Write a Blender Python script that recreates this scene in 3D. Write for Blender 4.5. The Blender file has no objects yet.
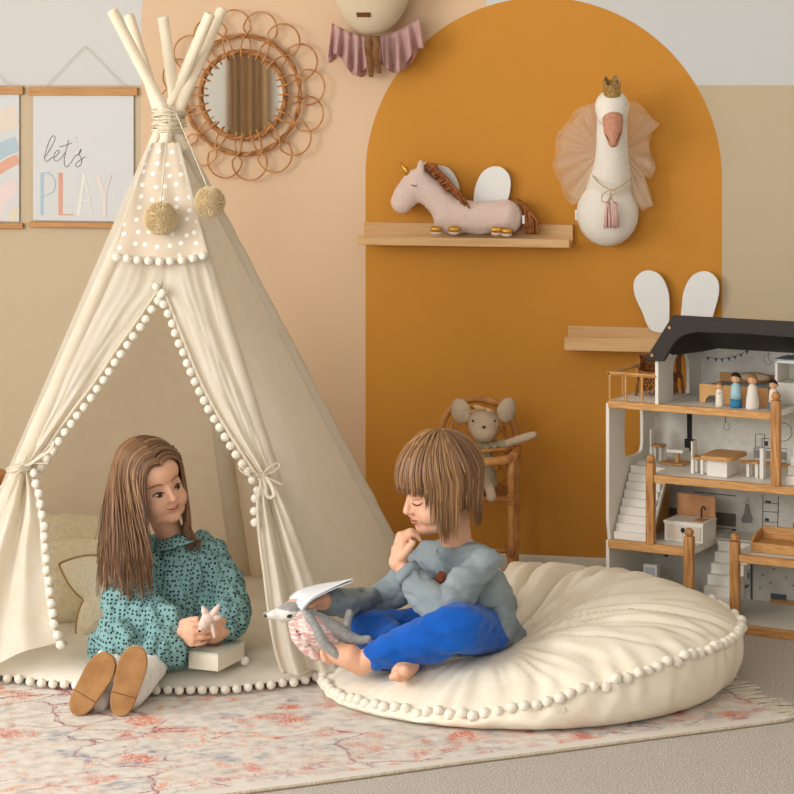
import bpy, bmesh, math, random
import numpy as np
from mathutils import Vector, Matrix, Euler, noise, Quaternion

SC = bpy.context.scene
COL = SC.collection
PI = math.pi
V = Vector
random.seed(7)

# ------------------------------------------------------------------ camera frame
FPX, YH, HC = 2300.0, 80.0, 1.47      # focal length (px), horizon row, camera height (m)
TH = math.radians(12.0)               # camera turned a little to the left of the wall normal
YW = 6.68                             # the back wall
ct, st = math.cos(TH), math.sin(TH)

def K(X, Z, z):                       # camera right, camera depth, height -> world
    return V((X*ct - Z*st, X*st + Z*ct, z))
def C(px, py, Z):                     # photo point at a known depth
    return K((px-397)/FPX*Z, Z, HC-(py-YH)/FPX*Z)
def CZ(px, Z, z):                     # photo column, depth and height
    return K((px-397)/FPX*Z, Z, z)
def Fl(px, py, z=0.0):                # photo point on a horizontal surface of height z
    return C(px, py, FPX*(HC-z)/(py-YH))
def PY(px, py, y):                    # photo point on a plane parallel to the back wall
    return C(px, py, y/(ct+(px-397)/FPX*st))
def WL(px, py, off=0.0):
    return PY(px, py, YW-off)
def PL(px, py, p0, n, off=0.0):       # photo point on any plane
    d = C(px, py, 1.0)-V((0, 0, HC)); o = V((0, 0, HC))
    t = (p0-o).dot(n)/d.dot(n)
    return o+d*t+n*off
R_ = V((ct, st, 0)); F_ = V((-st, ct, 0)); U_ = V((0, 0, 1))

# ------------------------------------------------------------------ materials
def s2l(c):
    return tuple(((x/255.0)/12.92 if x/255.0 <= .04045 else ((x/255.0+.055)/1.055)**2.4) for x in c)
def rgba(c):
    return (*s2l(c), 1.0)
MATS = {}
def mat(name, col, rough=.8, col2=None, scale=40., stretch=(1, 1, 1), bump=0., bscale=None, transl=0., sheen=0., spec=.3, metal=0., contrast=(.35, .65), alpha=1.):
    if name in MATS: return MATS[name]
    m = bpy.data.materials.new(name); m.use_nodes = True
    nt = m.node_tree; N = nt.nodes; L = nt.links
    b = N['Principled BSDF']; out = N['Material Output']
    b.inputs['Base Color'].default_value = rgba(col)
    b.inputs['Roughness'].default_value = rough
    b.inputs['Specular IOR Level'].default_value = spec
    b.inputs['Metallic'].default_value = metal
    if sheen: b.inputs['Sheen Weight'].default_value = sheen
    tc = N.new('ShaderNodeTexCoord'); mp = N.new('ShaderNodeMapping')
    L.new(tc.outputs['Object'], mp.inputs['Vector']); mp.inputs['Scale'].default_value = stretch
    if col2:
        nz = N.new('ShaderNodeTexNoise'); nz.inputs['Scale'].default_value = scale; nz.inputs['Detail'].default_value = 4
        L.new(mp.outputs[0], nz.inputs['Vector'])
        r = N.new('ShaderNodeValToRGB'); r.color_ramp.elements[0].position = contrast[0]; r.color_ramp.elements[1].position = contrast[1]
        r.color_ramp.elements[0].color = rgba(col); r.color_ramp.elements[1].color = rgba(col2)
        L.new(nz.outputs['Fac'], r.inputs['Fac']); L.new(r.outputs['Color'], b.inputs['Base Color'])
    if bump:
        nb = N.new('ShaderNodeTexNoise'); nb.inputs['Scale'].default_value = bscale or scale; nb.inputs['Detail'].default_value = 3
        L.new(mp.outputs[0], nb.inputs['Vector'])
        bp = N.new('ShaderNodeBump'); bp.inputs['Strength'].default_value = bump; bp.inputs['Distance'].default_value = .004
        L.new(nb.outputs['Fac'], bp.inputs['Height']); L.new(bp.outputs['Normal'], b.inputs['Normal'])
    sh = b.outputs[0]
    if transl:
        t = N.new('ShaderNodeBsdfTranslucent'); t.inputs['Color'].default_value = rgba(col)
        mx = N.new('ShaderNodeMixShader'); mx.inputs[0].default_value = transl
        L.new(sh, mx.inputs[1]); L.new(t.outputs[0], mx.inputs[2]); sh = mx.outputs[0]
    if alpha < 1:
        t = N.new('ShaderNodeBsdfTransparent'); mx = N.new('ShaderNodeMixShader'); mx.inputs[0].default_value = alpha
        L.new(t.outputs[0], mx.inputs[1]); L.new(sh, mx.inputs[2]); sh = mx.outputs[0]
    L.new(sh, out.inputs['Surface'])
    MATS[name] = m
    return m

def wood(name, c1, c2, scale=6., stretch=(1, 14, 14), rough=.5):
    return mat(name, c1, rough, c2, scale, stretch, bump=.08, bscale=scale, contrast=(.3, .7))

# ------------------------------------------------------------------ objects
MW = {}
def link(o, parent=None):
    COL.objects.link(o)
    if parent is not None: o.parent = parent
    return o
def tag(o, label=None, cat=None, group=None, kind=None):
    if label: o['label'] = label
    if cat: o['category'] = cat
    if group: o['group'] = group
    if kind: o['kind'] = kind
    return o
def thing(name, label, cat, loc=(0, 0, 0), rotz=0., group=None, rot=None):
    o = bpy.data.objects.new(name, None); o.empty_display_size = .05
    link(o); o.location = loc
    e = Euler((0, 0, rotz)) if rot is None else Euler(rot)
    o.rotation_euler = e
    MW[o.name] = Matrix.LocRotScale(V(loc), e, None)
    return tag(o, label, cat, group)

def box_uv(me):
    uvl = me.uv_layers.new(name='UVMap')
    n = len(me.loops)
    vi = np.empty(n, dtype=np.int32); me.loops.foreach_get('vertex_index', vi)
    co = np.empty(len(me.vertices)*3, dtype=np.float32); me.vertices.foreach_get('co', co); co = co.reshape(-1, 3)
    pn = np.empty(len(me.polygons)*3, dtype=np.float32); me.polygons.foreach_get('normal', pn); pn = pn.reshape(-1, 3)
    lt = np.empty(len(me.polygons), dtype=np.int32); me.polygons.foreach_get('loop_total', lt)
    ax = np.repeat(np.argmax(np.abs(pn), axis=1), lt)
    c = co[vi]
    uv = np.where((ax == 0)[:, None], c[:, [1, 2]], np.where((ax == 1)[:, None], c[:, [0, 2]], c[:, [0, 1]]))
    uvl.data.foreach_set('uv', uv.astype(np.float32).ravel())

class MB:
    """collects shapes for ONE mesh"""
    def __init__(s): s.v = []; s.f = []; s.mi = []; s.cv = []; s.col = .5; s.m = 0
    def add(s, vs, fs):
        o = len(s.v); s.v += [V(p) for p in vs]; s.f += [tuple(i+o for i in f) for f in fs]
        s.mi += [s.m]*len(fs); s.cv += [s.col]*len(vs); return s
    def box(s, c, size, M=None):
        c = V(c); h = V(size)*.5
        vs = [V((x*h.x, y*h.y, z*h.z)) for x in (-1, 1) for y in (-1, 1) for z in (-1, 1)]
        vs = [(M @ p if M else p)+c for p in vs]
        return s.add(vs, [(0, 1, 3, 2), (4, 6, 7, 5), (0, 4, 5, 1), (2, 3, 7, 6), (0, 2, 6, 4), (1, 5, 7, 3)])
    def bb(s, a, b):
        a = V(a); b = V(b); return s.box((a+b)/2, (abs(b.x-a.x), abs(b.y-a.y), abs(b.z-a.z)))
    def tube(s, pts, r, n=8, closed=False, flat=None, up=None):
        pts = [V(p) for p in pts]; k = len(pts)
        rs = r if isinstance(r, (list, tuple)) else [r]*k
        vs = []; fs = []; prev = None
        for i, p in enumerate(pts):
            if closed: t = pts[(i+1) % k]-pts[i-1]
            else: t = pts[min(i+1, k-1)]-pts[max(i-1, 0)]
            if t.length < 1e-9: t = V((0, 0, 1))
            t.normalize()
            if up is not None: a = t.cross(V(up))
            elif prev is None: a = t.cross(V((0, 0, 1)) if abs(t.z) < .9 else V((1, 0, 0)))
            else: a = prev-t*prev.dot(t)
            if a.length < 1e-6: a = t.orthogonal()
            a.normalize(); prev = a; b = t.cross(a)
            fl = flat or 1.0
            for j in range(n):
                q = 2*PI*j/n
                vs.append(p+(a*math.cos(q)+b*math.sin(q)*fl)*rs[i])
        m = k if closed else k-1
        for i in range(m):
            for j in range(n):
                i2 = (i+1) % k
                fs.append((i*n+j, i*n+(j+1) % n, i2*n+(j+1) % n, i2*n+j))
        if not closed:
            fs.append(tuple(range(n-1, -1, -1))); fs.append(tuple((k-1)*n+j for j in range(n)))
        return s.add(vs, fs)
    def ell(s, c, r, M=None, nu=20, nv=12):
        c = V(c); r = V((r, r, r)) if not hasattr(r, '__len__') else V(r)
        vs = []; fs = []
        for i in range(nv+1):
            ph = PI*i/nv
            for j in range(nu):
                a = 2*PI*j/nu
                p = V((r.x*math.sin(ph)*math.cos(a), r.y*math.sin(ph)*math.sin(a), r.z*math.cos(ph)))
                vs.append((M @ p if M else p)+c)
        for i in range(nv):
            for j in range(nu):
                fs.append((i*nu+j, (i+1)*nu+j, (i+1)*nu+(j+1) % nu, i*nu+(j+1) % nu))
        return s.add(vs, fs)
    def cone(s, p0, r0, p1, r1, n=16):
        return s.tube([p0, p1], [r0, r1], n)
    def grid(s, fn, nu, nv, cu=False):
        vs = [fn(i/nu, j/nv) for j in range(nv+1) for i in range(nu+1)]
        w = nu+1
        fs = [(j*w+i, j*w+i+1, (j+1)*w+i+1, (j+1)*w+i) for j in range(nv) for i in range(nu)]
        return s.add(vs, fs)
    def lathe(s, prof, M=None, n=24):
        vs = []; fs = []
        for (r, z) in prof:
            for j in range(n):
                a = 2*PI*j/n; p = V((r*math.cos(a), r*math.sin(a), z)); vs.append(M @ p if M else p)
        for i in range(len(prof)-1):
            for j in range(n):
                fs.append((i*n+j, i*n+(j+1) % n, (i+1)*n+(j+1) % n, (i+1)*n+j))
        fs.append(tuple(range(n-1, -1, -1))); fs.append(tuple((len(prof)-1)*n+j for j in range(n)))
        return s.add(vs, fs)
    def prism(s, poly, d):
        """poly: list of 3d points (one flat face), extruded by vector d"""
        n = len(poly); poly = [V(p) for p in poly]; d = V(d)
        vs = poly+[p+d for p in poly]
        fs = [tuple(range(n-1, -1, -1)), tuple(range(n, 2*n))]
        fs += [(i, (i+1) % n, n+(i+1) % n, n+i) for i in range(n)]
        return s.add(vs, fs)
    def build(s, name, mats, parent=None, smooth=False, bevel=0., subsurf=0, origin=None, uv=False, local=False, normals=True, solid=0., label=None, bseg=2):
        me = bpy.data.meshes.new(name)
        if local: W = Matrix.Identity(4)
        elif parent is not None: W = MW[parent.name].inverted()
        else: W = Matrix.Translation(-V(origin)) if origin is not None else Matrix.Identity(4)
        me.from_pydata([W @ p for p in s.v], [], s.f)
        if normals:
            bm = bmesh.new(); bm.from_mesh(me); bmesh.ops.recalc_face_normals(bm, faces=bm.faces); bm.to_mesh(me); bm.free()
        mats = mats if isinstance(mats, (list, tuple)) else [mats]
        for m in mats: me.materials.append(m)
        if len(mats) > 1: me.polygons.foreach_set('material_index', s.mi)
        if any(abs(c-.5) > 1e-6 for c in s.cv):
            at = me.attributes.new('tone', 'FLOAT', 'POINT'); at.data.foreach_set('value', s.cv)
        if smooth: me.polygons.foreach_set('use_smooth', [True]*len(me.polygons))
        if uv: box_uv(me)
        me.update()
        return place(name, me, parent, origin, bevel, subsurf, solid, label, bseg, local)
def place(name, me, parent=None, origin=None, bevel=0., subsurf=0, solid=0., label=None, bseg=2, local=False):
    o = bpy.data.objects.new(name, me); link(o, parent)
    if parent is not None: MW[o.name] = MW[parent.name].copy()
    else:
        MW[o.name] = Matrix.Translation(V(origin)) if origin is not None else Matrix.Identity(4)
        if origin is not None: o.location = origin
    if solid:
        m = o.modifiers.new('solid', 'SOLIDIFY'); m.thickness = solid; m.offset = 0
    if bevel:
        m = o.modifiers.new('bevel', 'BEVEL'); m.width = bevel; m.segments = bseg; m.limit_method = 'ANGLE'; m.angle_limit = .6
    if subsurf:
        m = o.modifiers.new('sub', 'SUBSURF'); m.levels = subsurf; m.render_levels = subsurf
    if label: o['label'] = label
    return o

def smooth_np(co, ed, it, lam=.5, mu=-.52):
    n = len(co); deg = np.zeros(n); np.add.at(deg, ed[:, 0], 1); np.add.at(deg, ed[:, 1], 1); deg[deg == 0] = 1
    for k in range(it*2):
        s = np.zeros_like(co); 
        for a in range(3):
            s[:, a] = np.bincount(ed[:, 0], weights=co[ed[:, 1], a], minlength=n)+np.bincount(ed[:, 1], weights=co[ed[:, 0], a], minlength=n)
        co = co+(lam if k % 2 == 0 else mu)*(s/deg[:, None]-co)
    return co

def blob(name, mb, voxel, mats, parent=None, it=5, lam=.5, mu=-.3, post=None, facemat=None, uv=False, origin=None, label=None, extra=None, subsurf=0, msm=None):
    """union of closed shapes grown into one continuous skin; post(co, nor)->co shapes it, facemat(centers)->index colours it"""
    me = bpy.data.meshes.new('tmp'); me.from_pydata(mb.v, [], mb.f)
    bm = bmesh.new(); bm.from_mesh(me); bmesh.ops.recalc_face_normals(bm, faces=bm.faces); bm.to_mesh(me); bm.free()
    t = bpy.data.objects.new('tmp', me); COL.objects.link(t)
    md = t.modifiers.new('r', 'REMESH'); md.mode = 'VOXEL'; md.voxel_size = voxel
    dg = bpy.context.evaluated_depsgraph_get(); ev = t.evaluated_get(dg)
    out = bpy.data.meshes.new_from_object(ev)
    bpy.data.objects.remove(t); bpy.data.meshes.remove(me)
    n = len(out.vertices)
    co = np.empty(n*3, dtype=np.float32); out.vertices.foreach_get('co', co); co = co.reshape(-1, 3).astype(np.float64)
    ed = np.empty(len(out.edges)*2, dtype=np.int32); out.edges.foreach_get('vertices', ed); ed = ed.reshape(-1, 2)
    co = smooth_np(co, ed, it, lam, mu)
    if msm:
        k = msm[0](co)[:, None]; co = co*(1-k)+smooth_np(co, ed, msm[1], .5, -.42)*k
    if post:
        out.vertices.foreach_set('co', co.astype(np.float32).ravel()); out.update()
        nor = np.empty(n*3, dtype=np.float32); out.vertices.foreach_get('normal', nor)
        co = post(co, nor.reshape(-1, 3).astype(np.float64))
        co = smooth_np(co, ed, 1, .3, -.1)
    if parent is not None: W = np.array(MW[parent.name].inverted())
    else: W = np.array(Matrix.Translation(-V(origin)) if origin is not None else Matrix.Identity(4))
    cl = co @ W[:3, :3].T+W[:3, 3]
    out.vertices.foreach_set('co', cl.astype(np.float32).ravel())
    out.name = name
    mats = mats if isinstance(mats, (list, tuple)) else [mats]
    out.materials.clear()
    for m in mats: out.materials.append(m)
    pc = len(out.polygons)
    if facemat:
        lt = np.empty(pc, dtype=np.int32); out.polygons.foreach_get('loop_total', lt)
        ls = np.empty(pc, dtype=np.int32); out.polygons.foreach_get('loop_start', ls)
        vi = np.empty(len(out.loops), dtype=np.int32); out.loops.foreach_get('vertex_index', vi)
        cen = np.add.reduceat(co[vi], ls, axis=0)/lt[:, None]
        out.polygons.foreach_set('material_index', facemat(cen).astype(np.int32))
    else: out.polygons.foreach_set('material_index', np.zeros(pc, dtype=np.int32))
    out.polygons.foreach_set('use_smooth', np.ones(pc, dtype=bool))
    out.update()
    if extra is not None:                 # further islands of the same mesh (eyes, lashes) with their own materials
        bm = bmesh.new(); bm.from_mesh(out)
        Wm = Matrix(W.tolist()); vs = [bm.verts.new(Wm @ p) for p in extra.v]
        for f, mi in zip(extra.f, extra.mi):
            try: fc = bm.faces.new([vs[i] for i in f]); fc.material_index = mi; fc.smooth = True
            except ValueError: pass
        bm.to_mesh(out); bm.free()
    if uv: box_uv(out)
    return place(name, out, parent, origin, subsurf=subsurf, label=label)

from mathutils.bvhtree import BVHTree
def on_mesh(o, pts, off):
    """points of a mesh's surface behind the given photo points, lifted by off"""
    t = BVHTree.FromPolygons([MW[o.name] @ v.co for v in o.data.vertices], [tuple(p.vertices) for p in o.data.polygons])
    e = V((0, 0, HC)); out = []
    for x, y in pts:
        d = (C(x, y, 1.)-e).normalized(); h = t.ray_cast(e, d)
        out.append(h[0]+h[1]*off if h[0] is not None else None)
    return out
def fbm(p, sc, oct=3):
    return noise.fractal(V(p)*sc, 1.0, 2.0, oct)
def wrinkle(amp, sc, stretch=(1, 1, 1), seed=0, ridged=False):
    s = V(stretch); o = V((seed*3.1, seed*1.7, seed*.9))
    def f(co, nor):
        d = np.empty(len(co))
        for i, p in enumerate(co):
            q = V((p[0]*s.x, p[1]*s.y, p[2]*s.z))*sc+o
            n_ = noise.fractal(q, 1.0, 2.0, 3)
            d[i] = (abs(n_)*2.4-.5 if ridged == 'b' else 1-abs(n_)*2.2) if ridged else n_
        return co+nor*(d*amp)[:, None]
    return f
def seq(*fs):
    def f(co, nor):
        for g in fs: co = g(co, nor)
        return co
    return f
def chain(mb, pr, n=16, nu=16):
    """pr: list of (point, radius): spheres joined by cones"""
    for i, (p, r) in enumerate(pr):
        mb.ell(p, r, nu=nu, nv=10)
        if i: mb.tube([pr[i-1][0], p], [pr[i-1][1], r], n)
    return mb
def crv(pts, n=8, closed=False):
    """Catmull-Rom through points"""
    pts = [V(p) for p in pts]; k = len(pts); out = []
    rng = range(k if closed else k-1)
    for i in rng:
        if closed: a, b, c, d = pts[i-1], pts[i], pts[(i+1) % k], pts[(i+2) % k]
        else: a, b, c, d = pts[max(i-1, 0)], pts[i], pts[i+1], pts[min(i+2, k-1)]
        for j in range(n):
            t = j/n
            out.append(.5*((2*b)+(c-a)*t+(2*a-5*b+4*c-d)*t*t+(3*b-a-3*c+d)*t**3))
    if not closed: out.append(pts[-1])
    return out
def lerp(a, b, t): return a+(b-a)*t
def poly_at(pts, t):
    """point at fraction t (by length) of a polyline"""
    pts = [V(p) for p in pts]; L = [0.]
    for a, b in zip(pts, pts[1:]): L.append(L[-1]+(b-a).length)
    s = t*L[-1]
    for i in range(len(pts)-1):
        if s <= L[i+1] or i == len(pts)-2:
            q = (s-L[i])/max(L[i+1]-L[i], 1e-9); return pts[i].lerp(pts[i+1], min(max(q, 0), 1))
def resample(pts, step):
    pts = [V(p) for p in pts]; T = sum((b-a).length for a, b in zip(pts, pts[1:])); n = max(1, round(T/step))
    return [poly_at(pts, i/n) for i in range(n+1)]
def basis(x, y, z):
    return Matrix((V(x), V(y), V(z))).transposed()
def rotm(ax, deg): return Matrix.Rotation(math.radians(deg), 3, ax)
LIGHT_L, LIGHT_R, EXPOSURE = 154., 58., 0.09
# ================================================================== THE ROOM
XL, XR, YB, ZC = -4.6, 1.75, -1.2, 2.75
def wall_paint():
    m = bpy.data.materials.new('wall_paint'); m.use_nodes = True; N = m.node_tree.nodes; L = m.node_tree.links
    b = N['Principled BSDF']; b.inputs['Roughness'].default_value = .85; b.inputs['Specular IOR Level'].default_value = .2
    tc = N.new('ShaderNodeTexCoord'); sp = N.new('ShaderNodeSeparateXYZ'); L.new(tc.outputs['Object'], sp.inputs[0])
    def M(op, a, c=None):
        n = N.new('ShaderNodeMath'); n.operation = op
        for i, x in enumerate((a, c)):
            if x is None: continue
            if isinstance(x, (int, float)): n.inputs[i].default_value = x
            else: L.new(x, n.inputs[i])
        return n.outputs[0]
    def arch(x0, x1, zc):
        xm, w = (x0+x1)/2, (x1-x0)/2
        dx = M('SUBTRACT', sp.outputs[0], xm); dz = M('MAXIMUM', M('SUBTRACT', sp.outputs[2], zc), 0.)
        d = M('SQRT', M('ADD', M('MULTIPLY', dx, dx), M('MULTIPLY', dz, dz)))
        return M('LESS_THAN', d, w)
    def mix(fac, a, c):
        n = N.new('ShaderNodeMix'); n.data_type = 'RGBA'; L.new(fac, n.inputs['Factor'])
        for k, x in ((6, a), (7, c)):
            if isinstance(x, tuple): n.inputs[k].default_value = rgba(x)
            else: L.new(x, n.inputs[k])
        return n.outputs[2]
    low = M('LESS_THAN', sp.outputs[2], 1.455)
    c = mix(low, COLR['white_wall'], COLR['beige_wall'])
    x0, x1 = WL(141, 60).x, WL(488, 5).x
    c = mix(arch(x0, x1, WL(200, 28).z), c, COLR['blush'])
    x0, x1 = WL(365.5, 300).x, WL(722, 300).x
    c = mix(arch(x0, x1, 1.712-(x1-x0)/2), c, COLR['mustard'])
    L.new(c, b.inputs['Base Color'])
    nz = N.new('ShaderNodeTexNoise'); nz.inputs['Scale'].default_value = 220; nz.inputs['Detail'].default_value = 2
    L.new(tc.outputs['Object'], nz.inputs['Vector'])
    bp = N.new('ShaderNodeBump'); bp.inputs['Strength'].default_value = .12; bp.inputs['Distance'].default_value = .002
    L.new(nz.outputs['Fac'], bp.inputs['Height']); L.new(bp.outputs['Normal'], b.inputs['Normal'])
    return m
COLR = dict(white_wall=(208, 206, 202), beige_wall=(200, 180, 149), blush=(221, 188, 153), mustard=(204, 140, 55))
plain = mat('plain_wall', (222, 220, 215), .9)
def struct(name, mb, m, **k):
    o = mb.build(name, m, **k); o['kind'] = 'structure'; return o
struct('wall_back', MB().bb((XL, YW, 0), (XR, YW+.1, ZC)), wall_paint())
mb = MB()
WY0, WY1, WZ0, WZ1 = .4, 4.2, .95, 2.6
mb.bb((XL-.1, YB, 0), (XL, WY0, ZC)); mb.bb((XL-.1, WY1, 0), (XL, YW+.1, ZC)); mb.bb((XL-.1, WY0, 0), (XL, WY1, WZ0)); mb.bb((XL-.1, WY0, WZ1), (XL, WY1, ZC))
struct('wall_left', mb, plain)
struct('wall_right', MB().bb((XR, YB, 0), (XR+.1, YW+.1, ZC)), plain)
mb = MB(); RX0, RX1 = -3.75, -.6
mb.bb((XL-.1, YB-.1, 0), (RX0, YB, ZC)); mb.bb((RX1, YB-.1, 0), (XR+.1, YB, ZC)); mb.bb((RX0, YB-.1, 0), (RX1, YB, 1.25)); mb.bb((RX0, YB-.1, 2.65), (RX1, YB, ZC))
struct('wall_rear', mb, plain)
struct('ceiling', MB().bb((XL-.1, YB-.1, ZC), (XR+.1, YW+.1, ZC+.1)), mat('ceiling_white', (238, 234, 226), .9))
wht = mat('white_paint', (236, 232, 224), .45)
def window(name, a, b, ax):
    """frame with two mullions in an opening from a to b; ax = the wall normal axis"""
    t = .05; mb = MB(); a = V(a); b = V(b)
    u = 1 if ax == 0 else 0
    def bar(u0, u1, z0, z1):
        p = a.copy(); q = b.copy(); p[u], q[u] = u0, u1; p.z, q.z = z0, z1; mb.bb(p, q)
    bar(a[u], a[u]+t, a.z, b.z); bar(b[u]-t, b[u], a.z, b.z); bar(a[u], b[u], a.z, a.z+t); bar(a[u], b[u], b.z-t, b.z)
    for k in (1, 2):
        c = lerp(a[u], b[u], k/3); bar(c-.025, c+.025, a.z, b.z)
    return struct(name, mb, wht)
window('window_1', (XL-.08, WY0, WZ0), (XL-.02, WY1, WZ1), 0)
window('rear_fill_window', (RX0, YB-.08, 1.25), (RX1, YB-.02, 2.65), 1)  # second window, added for soft fill from the camera side
# curtain beside the big window (seen in the round mirror)
def curtain_fn(x0, x1, y0):
    return lambda u, v: V((lerp(x0, x1, u), y0+.035*math.sin(u*38)+.012*math.sin(u*91), lerp(.04, 2.55, v)))
o = MB().grid(curtain_fn(-4.2, -3.9, YB+.09), 120, 6).build('curtain', mat('curtain_cloth', (176, 140, 100), .9, transl=.2), smooth=True, solid=.004, origin=(-4.12, YB+.09, 0))
tag(o, 'long brown curtain hanging beside the window, reflected in the round mirror', 'curtain')
# carpet
m = mat('carpet_pile', (228, 218, 207), .95, (172, 160, 149), 260., bump=.9, bscale=330., contrast=(.36, .62), spec=.1)
struct('floor', MB().bb((XL-.1, YB-.1, -.1), (XR+.1, YW+.1, 0)), m)
struct('baseboard_back', MB().bb((XL, YW-.016, 0), (XR, YW, .079)), mat('baseboard_white', (226, 216, 198), .5), bevel=.004)

# ---------------------------------------------------------------- light: day through the left window, plus added rear fill
W = bpy.data.worlds.new('World'); SC.world = W; W.use_nodes = True
bg = W.node_tree.nodes['Background']; bg.inputs[0].default_value = rgba((246, 250, 255)); bg.inputs[1].default_value = 2.0
def area(name, loc, rot, sx, sy, e, col):
    d = bpy.data.lights.new(name, 'AREA'); d.shape = 'RECTANGLE'; d.size = sx; d.size_y = sy; d.energy = e; d.color = s2l(col)
    o = bpy.data.objects.new(name, d); link(o); o.location = loc; o.rotation_euler = rot; return o
area('window_daylight', (XL+.02, (WY0+WY1)/2, (WZ0+WZ1)/2), (0, -PI/2, 0), WZ1-WZ0-.1, WY1-WY0-.1, LIGHT_L, (249, 249, 250))
area('added_rear_fill', ((RX0+RX1)/2, YB+.02, 1.95), (PI/2, 0, 0), RX1-RX0-.1, 1.3, LIGHT_R, (238, 246, 255))  # added fill lamp behind the camera, set in the rear opening
cd = bpy.data.cameras.new('camera'); cam = bpy.data.objects.new('camera', cd); link(cam)
cam.location = (0, 0, HC); cam.rotation_euler = (PI/2, 0, TH)
cd.sensor_width = 36; cd.lens = FPX/794*36; cd.shift_y = -(397-YH)/794; cd.clip_end = 60
SC.camera = cam
SC.view_settings.view_transform = 'Standard'; SC.view_settings.look = 'None'; SC.view_settings.gamma = 1; SC.view_settings.exposure = EXPOSURE
SC.view_settings.use_curve_mapping = False
# ================================================================== ON THE WALL
oak = wood('oak_rail', (201, 150, 92), (176, 122, 68), 9., (1, 1, 12))
paper = mat('poster_paper', (212, 211, 208), .7)
ink = mat('ink_grey', (72, 70, 68), .7)
cordm = mat('poster_cord', (206, 192, 166), .8)
t_sheet = [None]
def poster(label, x0, x1, ytop, ybot, nail, ends, group='hanging posters'):
    c = WL((x0+x1)/2, ybot+4)
    t = thing('hanging_poster', label, 'poster', (c.x, YW-.001, c.z), group=group)
    a, b = WL(x0, ytop), WL(x1, ybot)
    MB().bb((a.x, YW-.0075, b.z), (b.x, YW-.0065, a.z)).build('paper_sheet', paper, t); t_sheet[0] = bpy.data.objects[-1] if False else [c for c in t.children if c.name.startswith('paper_sheet')][0]
    for (ya, yb, sl) in ((ytop-7.5, ytop+.5, 0), (ybot, ybot+7, 0)):
        p, q = WL(x0-4, ya), WL(x1+4.5, yb)
        MB().bb((p.x, YW-.016, q.z), (q.x, YW-.001, p.z)).build('wooden_rail', oak, t, bevel=.002)
    MB().tube([WL(ends[0], ytop-6, .012), WL(*nail, .008), WL(ends[1], ytop-6, .012)], .0011, 6).build('hanging_cord', cordm, t)
    return t
def strip(mb, pts, w0, w1, off):
    pts = [WL(x, y, off) for x, y in pts]
    n = len(pts)
    for i in range(n-1):
        d = (pts[i+1]-pts[i]); d.y = 0; d.normalize(); s = V((d.z, 0, -d.x))
        wa, wb = lerp(w0, w1, i/(n-1))/700., lerp(w0, w1, (i+1)/(n-1))/700.
        mb.add([pts[i]+s*wa, pts[i+1]+s*wb, pts[i+1]-s*wb, pts[i]-s*wa], [(0, 1, 2, 3)])
t = poster("white hanging poster in wooden rails with the lettering let's PLAY", 34, 134.3, 95, 221.5, (84.5, 46), (43, 127))
def Z4(pts): return [(x/4.41, 60+y/4.41) for x, y in pts]
def letter(name, m, strokes, off=.0082):
    mb = MB()
    for i, (pts, w0, w1) in enumerate(strokes): strip(mb, Z4(pts), w0, w1, off+.0003*i)
    mb.build(name, m, t_sheet[0])
letter('letter', mat('ink_blue', (170, 194, 200), .7), [([(185, 497), (185, 684)], 3.6, 3.6), ([(V2.x, V2.y) for V2 in crv([(180, 500, 0), (215, 500, 0), (242, 530, 0), (238, 575, 0), (205, 597, 0), (184, 600, 0)], 6)], 1.2, 1.2)])
letter('letter', mat('ink_terracotta', (218, 162, 136), .7), [([(267, 497), (267, 684)], 5, 5), ([(262, 682), (324, 682)], 1.3, 1.3)])
letter('letter', mat('ink_cream', (232, 228, 216), .7), [([(370, 502), (345, 686)], 2.6, 4.2), ([(371, 502), (406, 686)], 1.5, 1.3), ([(352, 622), (394, 618)], 1, 1)], .0084)
letter('letter', mat('ink_blush', (230, 214, 206), .7), [([(428, 503), (460, 600)], 4.2, 3.2), ([(460, 590), (460, 690)], 4, 4), ([(490, 505), (462, 602)], 1.4, 1.2)], .0086)
def scr(pts): return ([(p.x, p.y) for p in crv([(x, y, 0) for x, y in pts], 7)], .62, .62)
mb = MB()
for pts in ([(193, 428), (212, 408), (242, 352), (236, 334), (222, 348), (202, 402), (197, 436), (207, 447), (224, 432)],
            [(224, 432), (244, 426), (262, 405), (254, 398), (240, 414), (238, 438), (250, 446), (268, 434), (288, 408)],
            [(303, 352), (290, 405), (283, 440), (286, 466), (298, 470), (316, 448), (330, 424)],
            [(262, 384), (290, 376), (318, 366)], [(337, 340), (336, 347)],
            [(330, 424), (352, 410), (358, 392), (348, 414), (360, 436), (356, 462), (340, 472), (333, 458), (352, 442), (376, 426)]):
    a, w0, w1 = scr(pts); strip(mb, Z4(a), w0, w1, .0084)
mb.build('script_lettering', ink, t_sheet[0])
# rainbow poster
t = poster('white hanging poster with a pastel rainbow, cut by the photo edge', -79, 20, 94, 221.5, (-30, 46), (-70, 11))
band = [((222, 208, 192), 124, 101), ((176, 194, 200), 93.5, 78), ((218, 166, 140), 76, 66), ((228, 208, 202), 57, 42), ((222, 210, 184), 35, 27)]
cx, cy = 42, 226
for i, (c, ro, ri) in enumerate(band):
    mb = MB()
    for k in range(720):
        for a0, a1, in ((PI+k*PI/720, PI+(k+1)*PI/720),):
            q = [(cx+r*math.cos(a), cy+r*math.sin(a)) for r, a in ((ri, a0), (ro, a0), (ro, a1), (ri, a1))]
            if all(x <= 20 and y <= 221 for x, y in q): mb.add([WL(x, y, .0082) for x, y in q], [(0, 1, 2, 3)])
    mb.build('rainbow_band', mat('ink_band%d' % i, c, .7), t_sheet[0])

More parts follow.
